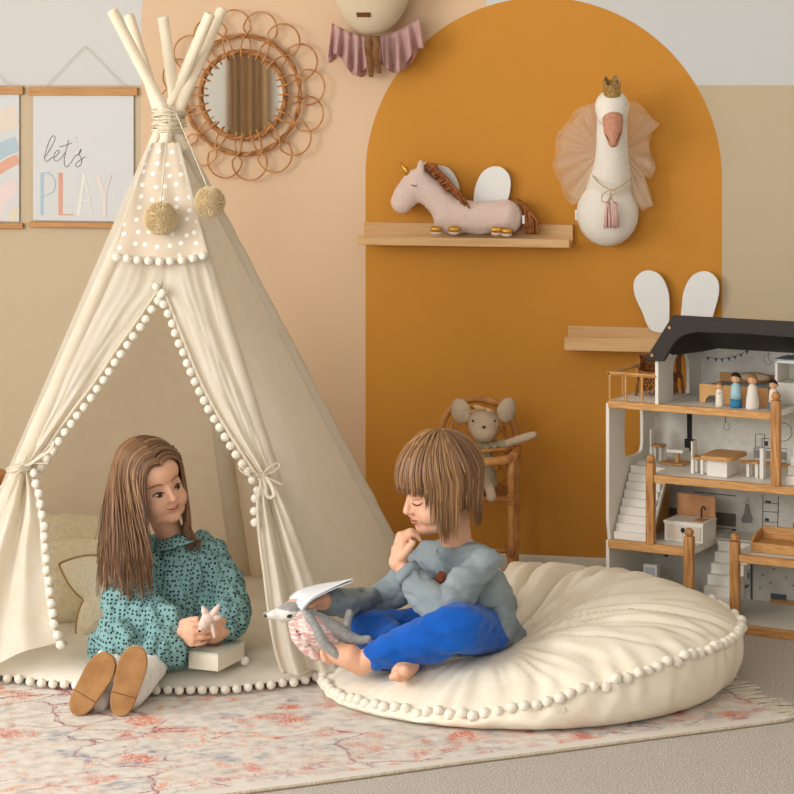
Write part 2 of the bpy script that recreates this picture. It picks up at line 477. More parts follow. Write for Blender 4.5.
# ---------------------------------------------------------------- rattan mirror
ratt = mat('rattan', (206, 148, 88), .45, (170, 108, 56), 30., bump=.1)
ratt2 = mat('rattan_dark', (188, 128, 70), .5, (146, 92, 46), 40.)
mc = WL(244.5, 95)
px = (WL(345, 95)-WL(245, 95)).length/100
t = thing('rattan_mirror', 'round mirror in a flower-shaped rattan frame of looping petals', 'mirror', (mc.x, YW-.001, mc.z))
def mp(r, a, off): return V((mc.x+r*math.cos(a), YW-off, mc.z+r*math.sin(a)))
mm = bpy.data.materials.new('mirror_silver'); mm.use_nodes = True
b = mm.node_tree.nodes['Principled BSDF']; b.inputs['Metallic'].default_value = 1; b.inputs['Roughness'].default_value = .03; b.inputs['Base Color'].default_value = rgba((235, 232, 222))
mb = MB(); n = 64
mb.prism([mp(40*px, 2*PI*k/n, .018) for k in range(n)], (0, .006, 0)).build('mirror_glass', mm, t)
MB().prism([mp(42*px, 2*PI*k/n, .011) for k in range(n)], (0, .01, 0)).build('backing_board', ratt2, t)
for r0, rr, nm, of in ((42.5, 2.2, 'inner_ring', .021), (57.5, 2.0, 'outer_ring', .021)):
    mb = MB()
    for s in (0, PI):                        # two twisted canes
        mb.tube([mp((r0+1.1*math.cos(k*.42+s))*px, 2*PI*k/180, of+.003*math.sin(k*.42+s)) for k in range(180)], rr*px*.72, 8, closed=True)
    mb.build(nm, ratt2, t, smooth=True)
NP = 16
for k in range(NP):
    a0 = 2*PI*(k+.3)/NP; pts = []
    e = .0035 if k % 2 else -.0035
    rc, ra = 66.0, 17.0; leg = ((36, 3.9), (42, 4.4), (48, 5.6), (54, 8.2), (58.5, 12.4))
    for r, l in leg: pts.append((r, -l))
    for q in range(13):
        g = math.radians(206)*(q/12-.5); pts.append((rc+ra*math.cos(g), ra*math.sin(g)))
    for r, l in leg[::-1]: pts.append((r, l))
    P = []
    for i, (r, l) in enumerate(pts):
        x, z = r*math.cos(a0)-l*math.sin(a0), r*math.sin(a0)+l*math.cos(a0)
        tw = (i/(len(pts)-1)-.5)*.010
        P.append(V((mc.x+x*px, YW-.026+tw+e, mc.z+z*px)))
    MB().tube(crv(P, 3), .0026, 7).build('petal_loop', ratt, t, smooth=True)

# ---------------------------------------------------------------- plush head above
linen = mat('linen_cream', (222, 202, 172), .9, (208, 186, 154), 300., bump=.2, bscale=500.)
pinkc = mat('pink_muslin', (232, 196, 188), .9, (218, 178, 170), 60., transl=.4, bump=.3, bscale=120.)
brown = mat('brown_ribbon', (142, 96, 52), .6, (112, 72, 38), 60.)
hc = WL(371.5, -18, .09); pxm = .00293
t = thing('plush_trophy', 'cream plush animal head with pink ruffle collar on the wall, cut by the photo top', 'plush wall decoration', (hc.x, YW-.001, hc.z))
mb = MB(); mb.ell(hc, (40*pxm, .085, 53*pxm), nu=40, nv=24); mb.ell(hc+V((0, .02, .07)), (33*pxm, .07, 30*pxm))
blob('head', mb, .005, linen, t, 6)
def on_head(pxx, pyy, off=0.):
    p = WL(pxx, pyy, .09); dx = (p.x-hc.x)/(40*pxm); dz = (p.z-hc.z)/(53*pxm); d = math.sqrt(max(.02, 1-dx*dx-dz*dz))
    return V((p.x, hc.y-.085*d-off, p.z))
MB().grid(lambda u, v: on_head(lerp(361.5, 375.5, u), lerp(17.6, 13.2, v), .0012), 8, 3).build('nose', mat('nose_brown', (110, 62, 30), .7), t, solid=.002)
for sx in (-1, 1):
    MB().ell(on_head(371.5+sx*19, -4, .002), (.006, .003, .007)).build('eye', mat('bead_black', (30, 26, 24), .2), t, smooth=True)
MB().prism([V((hc.x+.10*math.cos(a), YW-.06, hc.z+.10*math.sin(a))) for a in np.linspace(0, 2*PI, 33)[:-1]], (0, .058, 0)).build('wall_mount', linen, t)
# ruffle: pleated skirt of cloth hanging round the lower head
for (x0, x1, yA, yB_, s) in ((333, 367, 26, 62, 1), (379, 418, 26, 64, 2)):
    for lay in range(2):
        def fn(u, v, x0=x0, x1=x1, s=s, lay=lay):
            xx = lerp(x0, x1, u)
            top = 38-17*abs((xx-372)/42.)**1.6
            ln = 34+7*math.sin(u*7+s*2+lay)
            spread = (xx-372)*(.10*v+.03)
            fold = math.sin(u*24+s+lay*1.7)*.020*(.25+v)
            return WL(xx+spread, top+ln*v, .055+lay*.022+fold*.8)
        MB().grid(fn, 70, 8).build('ruffle', pinkc, t, smooth=True, solid=.0015)
mb = MB()
for pts in ([(368, 36, .12), (368, 46, .125), (369, 55, .12), (371, 66, .11), (371, 77, .1)], [(377, 36, .12), (376, 48, .125), (375, 56, .12), (378, 66, .11), (379, 73, .1)]):
    P = crv([WL(*p) for p in pts], 5); k = len(P); mb.tube(P, [.011*(1-.75*max(0, i/k-.45)) for i in range(k)], 8, flat=.25, up=(0, 1, 0))
mb.build('ribbon', brown, t, smooth=True)

# ---------------------------------------------------------------- picture ledges with rabbit-ear boards
pine = wood('pine_shelf', (226, 184, 130), (204, 158, 102), 5., (1, 10, 14))
earw = mat('ear_white', (238, 236, 230), .4)
def ledge(label, x0, x1, dep, yt, yft, yfb, ears):
    # front lip px rows yft..yfb at depth dep; back board top row yt on the wall
    zb = WL(x0, yt).z; a = WL(x0, yfb, dep); zt = WL(x0, yft, dep).z
    xa, xb = WL(x0, yt).x, WL(x1, yt).x
    t = thing('picture_ledge', label, 'shelf', ((xa+xb)/2, YW-.001, a.z), group='wooden ledges with rabbit ears')
    MB().bb((xa, YW-.018, a.z+.002), (xb, YW-.001, zb)).build('back_board', pine, t, bevel=.0015)
    MB().bb((xa, YW-dep+.01, a.z), (xb, YW-.016, a.z+.016)).build('bottom_board', pine, t, bevel=.0015)
    MB().bb((xa, YW-dep, a.z), (xb, YW-dep+.014, zt)).build('front_lip', pine, t, bevel=.002)
    for e in ears:
        P = [WL(x, y, .028) for x, y in e]
        MB().prism([p for p in crv(P, 5, True)], (0, .008, 0)).build('rabbit_ear', earw, t, bevel=.0015, label='white rabbit-ear shaped board')
    return t, a.z+.016
earL = [(650.5, 330), (642, 312), (634.5, 295), (634, 281), (641, 272.5), (650, 270.5), (660, 275), (667, 287), (669.5, 303), (667, 330)]
earR = [(682.5, 330), (682, 303), (684.5, 289), (691, 277), (701, 271.5), (711, 273), (718, 281), (719, 292), (716, 306), (706, 330)]
dxe, dye = -209.5, -105
sh1, zs1 = ledge('upper wooden ledge with white rabbit ears carrying the pink unicorn', 365, 573.7, .095, 221.8, 236.3, 245, [[(x+dxe, y+dye) for x, y in earL], [(x+dxe+1, y+dye) for x, y in earR]])
sh2, zs2 = ledge('lower wooden ledge with white rabbit ears behind the dollhouse roof', 568.6, 778, .095, 325, 337, 350.5, [earL, earR])

# ---------------------------------------------------------------- unicorn
uni = mat('unicorn_pink', (232, 208, 194), .9, (222, 196, 182), 200., bump=.15, bscale=600., sheen=.2)
gold = mat('gold_cloth', (196, 140, 42), .32, (226, 176, 80), 60., metal=.75)
mane = mat('mane_brown', (182, 112, 58), .6, (120, 66, 30), 120.)
uy = YW-.055
def Up(x, y, o=0.): return PY(x, y, uy-o)
pu = 6.68/ct/FPX
t = thing('plush_unicorn', 'pale pink plush unicorn with golden horn lying on the upper ledge', 'plush toy', (Up(475, 236).x, uy, zs1))
mb = MB()
chain(mb, [(Up(448, 214), .048), (Up(478, 217), .045), (Up(505, 216), .046)])
mb.ell(Up(452, 222), (.055, .034, .04)); mb.ell(Up(503, 217), (.06, .034, .053)); mb.ell(Up(478, 219), (.08, .034, .046))
chain(mb, [(Up(446, 208), .045), (Up(432, 194), .042), (Up(418, 184), .047)])
chain(mb, [(Up(417, 184), .045), (Up(407, 195), .040), (Up(402, 202), .034)])
mb.ell(Up(420.5, 168.5, .022), (.0125, .012, .026)); mb.ell(Up(425, 168, -.014), (.011, .010, .022))
def flatten(co, nor):
    y = co[:, 1]-uy; co[:, 1] = uy+np.clip(y, -.2, .2)*.82
    zlo = zs1+.001; co[:, 2] = np.where(co[:, 2] < zlo+.01, np.maximum(co[:, 2], zlo), co[:, 2]); return co
blob('body', mb, .005, uni, t, 6, post=seq(flatten, wrinkle(.002, 22)))
MB().tube([Up(408.5, 175, .01), Up(405, 168.5, .01), Up(400, 162, .01)], [.0105, .0075, .001], 10).build('horn', gold, t, smooth=True)
for i, (x, y) in enumerate(((436, 229.2), (454, 229.2), (496.5, 229.8), (506.5, 231))):
    mb = MB(); mb.ell(Up(x, y, .041), (.0185, .012, .0100)); mb.build('hoof', gold, t, smooth=True)
    MB().ell(Up(x, y+3.4, .036), (.0155, .012, .0075)).build('foot_pad', uni, t, smooth=True)
mb = MB()
MB().tube(crv([Up(411.5, 184.6, .0412), Up(414, 186.2, .0415), Up(417, 185.4, .0412)], 4), .0014, 6).build('closed_eye', mat('eye_line', (70, 60, 60), .7), t)
mb = MB(); rd = random.Random(3)
for k in range(80):
    u = rd.random(); s0 = V((lerp(425, 449, u), lerp(166, 192, u**1.1), 0)); L = rd.uniform(14, 24); dn = rd.uniform(-3, 6)
    o0 = rd.uniform(-.03, .03)
    mb.col = rd.random()
    P = crv([Up(s0.x, s0.y+2, o0), Up(s0.x+L*.35, s0.y-1.5+dn*.2, o0+.012), Up(s0.x+L*.75, s0.y+L*.42+dn*.6, o0+.01), Up(s0.x+L, s0.y+L*.8+dn, o0)], 4)
    mb.tube(P, [.0036]*(len(P)-2)+[.0025, .0008], 5)
for k in range(14):
    o0 = rd.uniform(-.02, .03); mb.tube(crv([Up(424+rd.uniform(-2, 3), 170, o0-.02), Up(427, 164, o0-.01), Up(434+rd.uniform(-4, 4), 166+rd.uniform(-2, 3), o0)], 4), .003, 5)
mb.build('mane', mane, t, smooth=True)
mb = MB()
for k in range(46):
    o0 = rd.uniform(-.025, .02); x1 = rd.uniform(526, 539)
    mb.tube(crv([Up(517, 199+rd.uniform(0, 4), o0), Up(524+rd.uniform(-2, 2), 205, o0), Up(x1-2, 220, o0), Up(x1+rd.uniform(-2, 1), 234.3, o0)], 4), [.0034]*9+[.003, .0025, .002, .001], 5)
mb.build('tail', mane, t, smooth=True)
MB().box(Up(523.5, 219.5, .02), (.006, .003, .024)).build('care_tag', earw, t)

# ---------------------------------------------------------------- swan
swn = mat('swan_white', (242, 234, 220), .9, (234, 224, 208), 200., bump=.15, bscale=500., sheen=.2)
beakm = mat('beak_pink', (206, 148, 120), .75, (190, 130, 104), 120.)
goldg = mat('gold_glitter', (232, 200, 132), .4, (150, 112, 56), 420., metal=.7, contrast=(.42, .56))
tul = mat('tulle', (254, 247, 234), .9, transl=.75, alpha=.5)
sp = 6.6/ct/FPX
def Sp(x, y, o): return PY(x, y, YW-o)
t = thing('swan_trophy', 'white plush swan head with tulle wings and gold crown on the mustard wall', 'plush wall decoration', (Sp(608, 245, 0).x, YW-.001, Sp(608, 245, 0).z))
mb = MB(); mb.ell(Sp(607.5, 213, .05), (31*sp, .07, 33*sp)); mb.ell(Sp(609, 198, .05), (24*sp, .065, 40*sp))
chain(mb, [(Sp(611, 180, .07), .062), (Sp(612, 160, .10), .049), (Sp(612, 140, .12), .045), (Sp(612, 115, .13), .044)])
mb.ell(Sp(612, 107, .14), (17*sp, .055, 17*sp)); mb.ell(Sp(612, 114, .155), (15.5*sp, .05, 14*sp))
blob('body', mb, .005, swn, t, 7, post=lambda co, n: np.column_stack([co[:, 0], np.minimum(co[:, 1], YW-.002), co[:, 2]]))
mb = MB(); chain(mb, [(Sp(612.8, 120, .185), .030), (Sp(613, 131, .205), .027), (Sp(613.2, 142, .212), .016)])
mb.ell(Sp(612.8, 117, .19), (.030, .02, .018))
blob('beak', mb, .004, beakm, t, 5)
mb = MB()
for sx in (-1, 1): mb.tube(crv([Sp(612.8+sx*7.5, 129, .213), Sp(612.9+sx*6.5, 136, .222), Sp(613+sx*3.4, 141.5, .225)], 4), .0017, 6)
mb.build('mouth_seam', mat('seam_brown', (120, 74, 58), .8), t)
for sx in (-1, 1): MB().tube(crv([Sp(612+sx*14.2, 100, .165), Sp(612+sx*15.5, 103.5, .165), Sp(612+sx*13.2, 106, .175)], 3), .0014, 5).build('closed_eye', mat('thread_grey', (196, 186, 174), .8), t)
# crown: open band with points
cc = Sp(612.3, 95, .165); up = V((0, -.35, .94)).normalized(); M_ = up.to_track_quat('Z', 'Y').to_matrix()
mb = MB(); n = 40
def cr(u, v):
    a = 2*PI*u; h = .052*(1-.30*(.5-.5*math.cos(a*5)))*v; r = .0225+.003*v
    return cc+M_ @ V((r*math.cos(a), r*math.sin(a), h))
mb.grid(cr, n, 6).build('crown', goldg, t, solid=.003)
# tulle wings
def wing(pivot, outline, off, name, seed):
    for lay in range(2):
        rr = random.Random(seed+lay)
        ol = resample([V((x, y, 0)) for x, y in outline], 1.0); n = len(ol)-1
        ph = rr.random()*6
        def fn(u, v):
            q = ol[min(int(u*n+.5), n)]
            ext = 1-.10*lay+.03*math.sin(u*31+ph)
            x = lerp(pivot[0]+(u-.5)*3, q.x, v*ext); y = lerp(pivot[1]+(u-.5)*14, q.y, v*ext)
            return Sp(x, y, off+lay*.014-.03*v+.016*v*math.sin(u*(44+lay*9)+ph))
        MB().grid(fn, 120, 10).build(name, tul, t, smooth=True)
wing((600, 152), [(597, 100), (587, 104), (575, 112), (565, 123), (558, 135), (554, 150), (553.5, 164), (557, 178), (562, 192), (573, 205), (583, 200), (592, 178)], .085, 'tulle_wing', 5)
wing((624, 152), [(627, 100), (637, 104), (648, 112), (660, 124), (651, 133), (650, 146), (655, 168), (651, 180), (645, 176), (654, 207), (643, 212), (636, 205), (632, 180)], .085, 'tulle_wing', 15)
cord = mat('beige_cord', (204, 174, 140), .8)
mb = MB(); mb.tube(crv([Sp(593, 176, .11), Sp(599, 183, .155), Sp(611, 189.5, .172), Sp(622, 185, .16), Sp(631.5, 177, .11)], 6), .0022, 6)
mb.tube(crv([Sp(611, 189.5, .174), Sp(603, 194, .17), Sp(602, 201, .165), Sp(608, 201, .168), Sp(611, 190, .174)], 6), .0018, 6)
mb.tube(crv([Sp(611, 189.5, .174), Sp(616, 192, .172), Sp(611, 197, .17), Sp(607, 203, .158)], 6), .0018, 6)
for x in (608.5, 614.5): mb.tube(crv([Sp(611, 190, .174), Sp(611.5, 197, .17), Sp(x, 204, .152)], 5), .0016, 6)
mb.build('necklace_cord', cord, t, smooth=True)
ros = mat('tassel_pink', (232, 192, 180), .9, (216, 170, 160), 160., (1, 1, .2))
for x, o in ((608, .146), (615, .144)):
    mb = MB(); mb.ell(Sp(x, 205, o), (.008, .008, .010))
    rr = random.Random(int(x))
    for k in range(26):
        a = rr.random()*6.28; r = rr.random()**.5
        mb.tube([Sp(x, 206, o)+V((r*.006*math.cos(a), r*.006*math.sin(a), 0)), Sp(x, 217, o)+V((r*.010*math.cos(a), r*.01*math.sin(a), 0)), Sp(x, 227.5+rr.uniform(-1.2, 1.2), o)+V((r*.012*math.cos(a), r*.011*math.sin(a), 0))], .0016, 5)
    mb.build('tassel', ros, t, smooth=True)
MB().box(Sp(576.5, 215, .045), (.008, .003, .030)).build('care_tag', earw, t)
# ================================================================== TEEPEE
canvas = mat('canvas', (248, 240, 224), .9, (243, 232, 211), 26., transl=.42, bump=.10, bscale=700., spec=.1)
felt = mat('pompom_felt', (246, 238, 222), .95, (236, 226, 206), 90., bump=.25, bscale=320., sheen=.3, spec=.1)
polem = wood('pole_wood', (250, 236, 210), (238, 220, 188), 5., (1, 1, .2), .55)
rope = mat('rope_cotton', (236, 224, 200), .9, (216, 200, 170), 160.)
APX = 112.
poles = {}      # name: (foot, apex)
def mkpole(nm, fx, fy, tx, ty, Za):
    foot = Fl(fx, fy, .006); x = tx+(APX-ty)/(fy-ty)*(fx-tx); ap = C(x, APX, Za)
    d = ap-foot; t = 1.0
    def imy(t):
        p = foot+d*t; Z = p.dot(F_); return YH+(HC-p.z)*FPX/Z
    while imy(t) > ty: t += .002
    poles[nm] = (foot, ap, foot+d*t, d)
def on_pole(nm, yy):
    foot, ap, tp, d = poles[nm]; lo, hi = 0., 1.3
    for _ in range(50):
        m = (lo+hi)/2; p = foot+d*m
        if YH+(HC-p.z)*FPX/p.dot(F_) > yy: lo = m
        else: hi = m
    return foot+d*lo
mkpole('BR', 418, 600, 112, 10, 6.08)
mkpole('FR', 335, 685, 129, 16, 6.115)
mkpole('BC', 243, 590, 163, 17, 6.15)
mkpole('BL', -45, 605, 210, 14, 6.14)
mkpole('FL', -75, 690, 222, 10, 6.10)
cen = sum((poles[k][0] for k in poles), V((0, 0, 0)))/5
tent = thing('teepee', 'cream canvas play teepee on five poles with pompom-trimmed front flaps', 'teepee', (cen.x, cen.y, .006))
for k in poles:
    f, a, tp, d = poles[k]
    MB().tube([f, tp-(tp-f).normalized()*.004, tp], [.0148, .0148, .0125], 16).build('pole', polem, tent, smooth=False)
fl, fr = poles['FL'][0], poles['FR'][0]; ap = (poles['FL'][1]+poles['FR'][1])/2
fn_ = (fr-fl).cross(ap-fl).normalized()
if fn_.dot(F_) > 0: fn_ = -fn_
def FP(x, y, off=0.): return PL(x, y, fl, fn_, off)
cx3 = V((cen.x, cen.y, 0))
def panel(a, b, name='canvas_panel', sag=.05, ytop=146, out=.016, seed=0):
    ta, tb = on_pole(a, ytop), on_pole(b, ytop)
    fa, fb = poles[a][0].copy(), poles[b][0].copy()
    mid = (fa+fb+ta+tb)/4; o_ = (mid-V((cen.x, cen.y, mid.z))); o_.normalize()
    def fn(u, v):
        p = ta.lerp(fa, v).lerp(tb.lerp(fb, v), u)
        w = math.sin(PI*u)
        p = p+o_*(out-sag*w*math.sin(PI*min(1, v*.9+.05))*v)
        p = p+o_*(.008*v*noise.noise(V((u*4+seed*7, v*2.2, seed)))*w*2+.004*noise.noise(V((u*9+v*6, v*5, seed+3)))*w*v)
        if v > .98: p.z = max(p.z, .012)
        return p
    return MB().grid(fn, 40, 50).build(name, canvas, tent, smooth=True)
panel('FR', 'BR', seed=1, sag=.03, out=.006); panel('BR', 'BC', seed=2); panel('BC', 'BL', seed=3); panel('BL', 'FL', seed=4)
def sleeve(k, y0=149, r=.0225):
    a, b = on_pole(k, y0), poles[k][0]
    pts = [a.lerp(b, i/30) for i in range(31)]
    pts = [p+V((.003*noise.noise(V((i*.9, 1, len(k)))), 0, .002*noise.noise(V((i*.7, 5, 2))))) for i, p in enumerate(pts)]
    pts[-1].z = .03
    MB().tube(pts, [r*(.85+.35*i/30) for i in range(31)], 14).build('pole_sleeve', canvas, tent, smooth=True)
for k in ('FL', 'FR', 'BC', 'BR'): sleeve(k)
def pxl(k, y):      # column of a front pole at a row
    (fx, fy, tx, ty) = dict(FL=(-75, 690, 222, 10), FR=(335, 685, 129, 16))[k]
    return tx+(y-ty)/(fy-ty)*(fx-tx)
LEFT = [(146, 165, 146), (200, 164, 200), (250, 163, 250), (288, 161, 289), (330, 139, 321), (370, 116, 353), (405, 94, 386), (435, 73, 414), (455, 56, 438), (468, 43, 457), (478, 33, 474), (497, 38, 491), (530, 43, 520), (575, 45, 552), (622, 49, 592), (660, 53, 622), (686, 60, 645)]
RIGHT = [(146, 165, 146), (200, 165, 200), (250, 164, 250), (290, 164, 291), (322, 176, 322), (352, 187, 350), (382, 198, 377), (410, 211, 404), (436, 226, 430), (456, 240, 452), (472, 252, 470), (484, 261, 486), (505, 258, 504), (542, 259, 535), (582, 264, 575), (622, 269, 615), (660, 276, 655), (683, 284, 679)]
def flap(k, rows, tie, sgn, outer_add):
    outer = [V((pxl(k, y)+outer_add(y), y, 0)) for y, _, _ in rows]; inner = [V((x, y, 0)) for _, x, y in rows]
    n = len(rows)-1
    def sp_(L, v):
        i = min(int(v*n), n-1); t = v*n-i
        a, b, c, d = L[max(i-1, 0)], L[i], L[i+1], L[min(i+2, n)]
        return .5*((2*b)+(c-a)*t+(2*a-5*b+4*c-d)*t*t+(3*b-a-3*c+d)*t**3)
    vt = tie/n
    def fn(u, v):
        o, i_ = sp_(outer, v), sp_(inner, v); q = o.lerp(i_, u)
        g = math.exp(-((v-vt)/.10)**2); lo = max(0., min(1., (v-vt)/.15))
        below = max(0., v-vt)
        off = .018+.010*math.sin(PI*u)
        if v < vt:
            off += g*(.018*math.sin(u*13+1.0))+.018*math.exp(-((u-.55-.2*v)/.13)**2)*max(0, min(1, (v-.25)*3))*(1-g*.5)-.012*math.exp(-((u-.82)/.10)**2)*max(0, min(1, (v-.25)*3))
        else:
            off += (.022*math.sin(u*8.5+.6)+.012*math.sin(u*17+2))*(g+.9*lo*math.sin(min(1, u*3)*PI/2))
        off += .008*noise.noise(V((u*3+sgn*5, v*7, 1.5)))+.004*noise.noise(V((u*9, v*16, 4.5+sgn)))
        off += .045*u*lo*min(1, below*4)*.5
        p = FP(q.x, q.y, off)
        p.z = max(p.z, .045)
        return p
    MB().grid(fn, 64, 110).build('front_flap', canvas, tent, smooth=True)
flap('FL', LEFT, 10, 0, lambda y: 0)
flap('FR', RIGHT, 11, 1, lambda y: 0 if y < 480 else min(10, (y-480)*.12))
# pompom trim
def ballmesh():
    mb = MB(); mb.ell((0, 0, 0), .0112, nu=18, nv=12); rr = random.Random(2)
    mb.v = [p*(1+.05*noise.noise(p*160)) for p in mb.v]
    return mb
_ball = None
def pompom(parent, p, s=1., name='pompom'):
    global _ball
    if _ball is None:
        o = ballmesh().build('pompom', felt, parent, smooth=True, local=True); _ball = o.data
    else:
        o = bpy.data.objects.new(name, _ball); link(o, parent)
    o.name = name
    q = MW[parent.name].inverted() @ V(p)
    o.location = q; o.scale = (s, s, s*random.uniform(.93, 1.03)); o.rotation_euler = (random.random()*6, random.random()*6, 0)
    return o
def trim(pts, step, off, parent=None, skip=0, dx=0., s=1.):
    P = resample([V((x, y, 0)) for x, y in pts], step)
    for q in P[skip:]:
        pompom(parent or tent, FP(q.x+dx+random.uniform(-.6, .6), q.y+random.uniform(-.6, .6), off), s)
    return P
Li = [(x, y) for _, x, y in LEFT[3:]]; Ri = [(x, y) for _, x, y in RIGHT[3:]]
trim([(x+4, y+6) for x, y in Li[:8]], 10.6, .022)
trim([(x+3, y+4) for x, y in Li[7:]], 11.2, .06)
trim([(x-3, y+6) for x, y in Ri[:9]], 10.6, .022)
trim([(255, 503), (254, 515), (255.5, 527)], 10.6, .05)
for k, rows, of in (('L', Li, .024), ('R', Ri, .024)):
    P = crv([FP(x, y, of+(.03 if i > 7 else 0)) for i, (x, y) in enumerate(rows)], 4)
    MB().tube([V((p.x, p.y, max(p.z, .05))) for p in P], .0042, 8).build('hem_binding', canvas, tent, smooth=True)
# dotted valance
vm = bpy.data.materials.new('dotted_voile'); vm.use_nodes = True; N = vm.node_tree.nodes; L = vm.node_tree.links
b = N['Principled BSDF']; b.inputs['Roughness'].default_value = .9
tc = N.new('ShaderNodeTexCoord'); sx = N.new('ShaderNodeSeparateXYZ'); cb = N.new('ShaderNodeCombineXYZ'); vo = N.new('ShaderNodeTexVoronoi')
L.new(tc.outputs['Object'], sx.inputs[0]); L.new(sx.outputs[0], cb.inputs[0]); L.new(sx.outputs[2], cb.inputs[1])
vo.voronoi_dimensions = '2D'; vo.inputs['Scale'].default_value = 33; vo.inputs['Randomness'].default_value = .45; L.new(cb.outputs[0], vo.inputs['Vector'])
r = N.new('ShaderNodeValToRGB'); r.color_ramp.elements[0].position = .17; r.color_ramp.elements[1].position = .21
r.color_ramp.elements[0].color = rgba((252, 249, 242)); r.color_ramp.elements[1].color = rgba((222, 204, 180)); L.new(vo.outputs['Distance'], r.inputs[0]); L.new(r.outputs[0], b.inputs['Base Color'])
def vfn(u, v):
    y = lerp(149, 261+3*math.sin(PI*u), v); x0 = lerp(152.5, 114, v); x1 = lerp(177.5, 206.5, v)
    return FP(lerp(x0, x1, u), y, .046+.006*noise.noise(V((u*4, v*3, 9)))+.004*math.sin(u*12+v*2)*v)
MB().grid(vfn, 40, 40).build('valance', vm, tent, smooth=True)
for (xa, xb, s) in ((150.5, 112.5, -1), (178.5, 207.5, 1)):
    MB().grid(lambda u, v: FP(lerp(xa, xb, v)+s*(u-.5)*3.2, lerp(149, 262, v), .049), 2, 20).build('valance_border', canvas, tent, smooth=True)
MB().grid(lambda u, v: FP(lerp(113, 207, u), 259+3*math.sin(PI*u)+v*4.5, .050), 24, 2).build('valance_border', canvas, tent, smooth=True)
trim([(118, 263.5), (140, 266.5), (162, 267.5), (185, 266), (204, 262.5)], 10.4, .052)
pompom(tent, FP(157, 291, .04), .9); pompom(tent, FP(163.5, 297, .04), .9)
# rope binding at the crossing
rc = sum((on_pole(k, 121) for k in poles), V((0, 0, 0)))/5
mb = MB(); rr = random.Random(4)
for turn in range(9):
    z0 = lerp(.030, -.026, turn/8); ph = rr.random()*6; tl = rr.uniform(-.006, .006)
    pts = [rc+R_*((.0425+.003*math.sin(a*2+ph))*math.cos(a))+F_*(.060*math.sin(a))+V((0, 0, z0+tl*math.sin(a+ph)+.002*math.sin(a*3+ph))) for a in [2*PI*j/36 for j in range(36)]]
    mb.tube(pts, .0028, 7, closed=True)
mb.build('rope_binding', rope, tent, smooth=True)
# tie bows
def tie(paths, off):
    mb = MB()
    for P in paths:
        Q = crv([FP(x, y, off+o) for x, y, o in P], 6); mb.tube(Q, .0052, 8, flat=.35)
    kx, ky, _ = paths[0][0]; mb.ell(FP(kx, ky, off), (.010, .009, .010))
    mb.build('tie_bow', canvas, tent, smooth=True)
tie([[(30, 472, .01), (44, 462, .03), (55, 453, .04), (57, 451, .045), (54, 459, .045), (42, 466, .035), (30, 472, .01)],
     [(30, 472, .01), (22, 474, .025), (12, 474, .02), (10, 477, .02), (18, 479, .02), (30, 472, .01)],
     [(30, 472, .012), (20, 480, .02), (10, 489, .02), (3, 494, .015)], [(30, 472, .012), (38, 470, .02), (52, 471, .03)],
     [(30, 472, .0), (24, 468, -.0), (16, 468, -.02)], [(30, 472, .0), (35, 474, -.01), (38, 478, -.02)]], .055)
tie([[(262, 481, .01), (250, 478, .03), (240, 475, .03), (243, 480, .03), (252, 484, .03), (262, 481, .01)],
     [(262, 481, .01), (270, 474, .025), (278, 470, .02), (279, 474, .02), (272, 479, .02), (262, 481, .01)],
     [(262, 481, .012), (266, 492, .02), (267, 501, .02), (271, 504, .02), (274, 500, .02), (270, 490, .02), (264, 482, .012)],
     [(262, 481, .012), (272, 486, .02), (283, 491, .015)], [(262, 481, .012), (254, 470, .02), (246, 458, .02)]], .055)
# hanging yarn pompoms
yarn = mat('yarn_oatmeal', (250, 232, 194), .95, (232, 208, 162), 120.)
h0 = FP(172.5, 109, .03)
pp = thing('pompom_garland', 'pair of oatmeal yarn pompoms hanging on cords from the teepee top', 'pompom garland', h0)
for (x, y, off, r) in ((162.3, 228.5, .085, .043), (210.5, 211, .07, .040)):
    c = FP(x, y, off)
    MB().tube(crv([h0, h0.lerp(c+V((0, 0, r)), .5)+V((0, -.006, 0)), c+V((0, 0, r*.6))], 8), .0018, 6).build('cord', rope, pp, smooth=True)
    mb = MB(); rr = random.Random(int(x)); mb.ell(c, r*.80)
    for k in range(2600):
        zz = 1-2*(k+.5)/2600; a = k*2.39996; q = math.sqrt(1-zz*zz); d = V((q*math.cos(a), q*math.sin(a), zz))
        d = (d+V((rr.uniform(-.2, .2), rr.uniform(-.2, .2), rr.uniform(-.2, .2)))).normalized()
        mb.tube([c+d*r*.55, c+d*r*rr.uniform(.92, 1.07)], [.0011, .0009], 3)
    mb.build('yarn_ball', yarn, pp)

# ---------------------------------------------------------------- mat in the teepee
mfront = [(-95, 664), (-40, 671), (0, 676), (70, 684), (150, 689), (225, 688), (300, 680), (350, 668)]
mback = [(-60, 603), (20, 597), (90, 592), (170, 588), (243, 585), (300, 588), (360, 593), (412, 600)]
matm = mat('mat_cotton', (244, 236, 220), .9, (238, 228, 210), 14., bump=.1, bscale=600., spec=.1)
A = resample([Fl(*p) for p in mfront], .02); B_ = resample([Fl(*p) for p in mback], .02)
def mfn(top):
    def fn(u, v):
        a = poly_at(AF, u); b = poly_at(BF, u)
        p = a.lerp(b, v)
        e = min(u, 1-u, v*.85, (1-v)*.85)
        h = .036*(1-math.exp(-e*26))
        w = .012*noise.noise(V((p.x*5, p.y*5, 2)))+.005*noise.noise(V((p.x*16, p.y*9, 7)))
        z = .0215+(h+w*min(1, e*14) if top else -.0125*(1-math.exp(-e*60)))
        return V((p.x, p.y, max(z, .0085)))
    return fn
AF = [Fl(x, y, .02) for x, y in mfront]; BF = [Fl(*p) for p in mback]
mo = (cen.x, cen.y, .008)
tm = thing('padded_mat', 'thick cream cotton mat with pompom edge on the teepee floor', 'mat', mo)
mb = MB(); mb.grid(mfn(True), 110, 70); mb.grid(mfn(False), 110, 70)
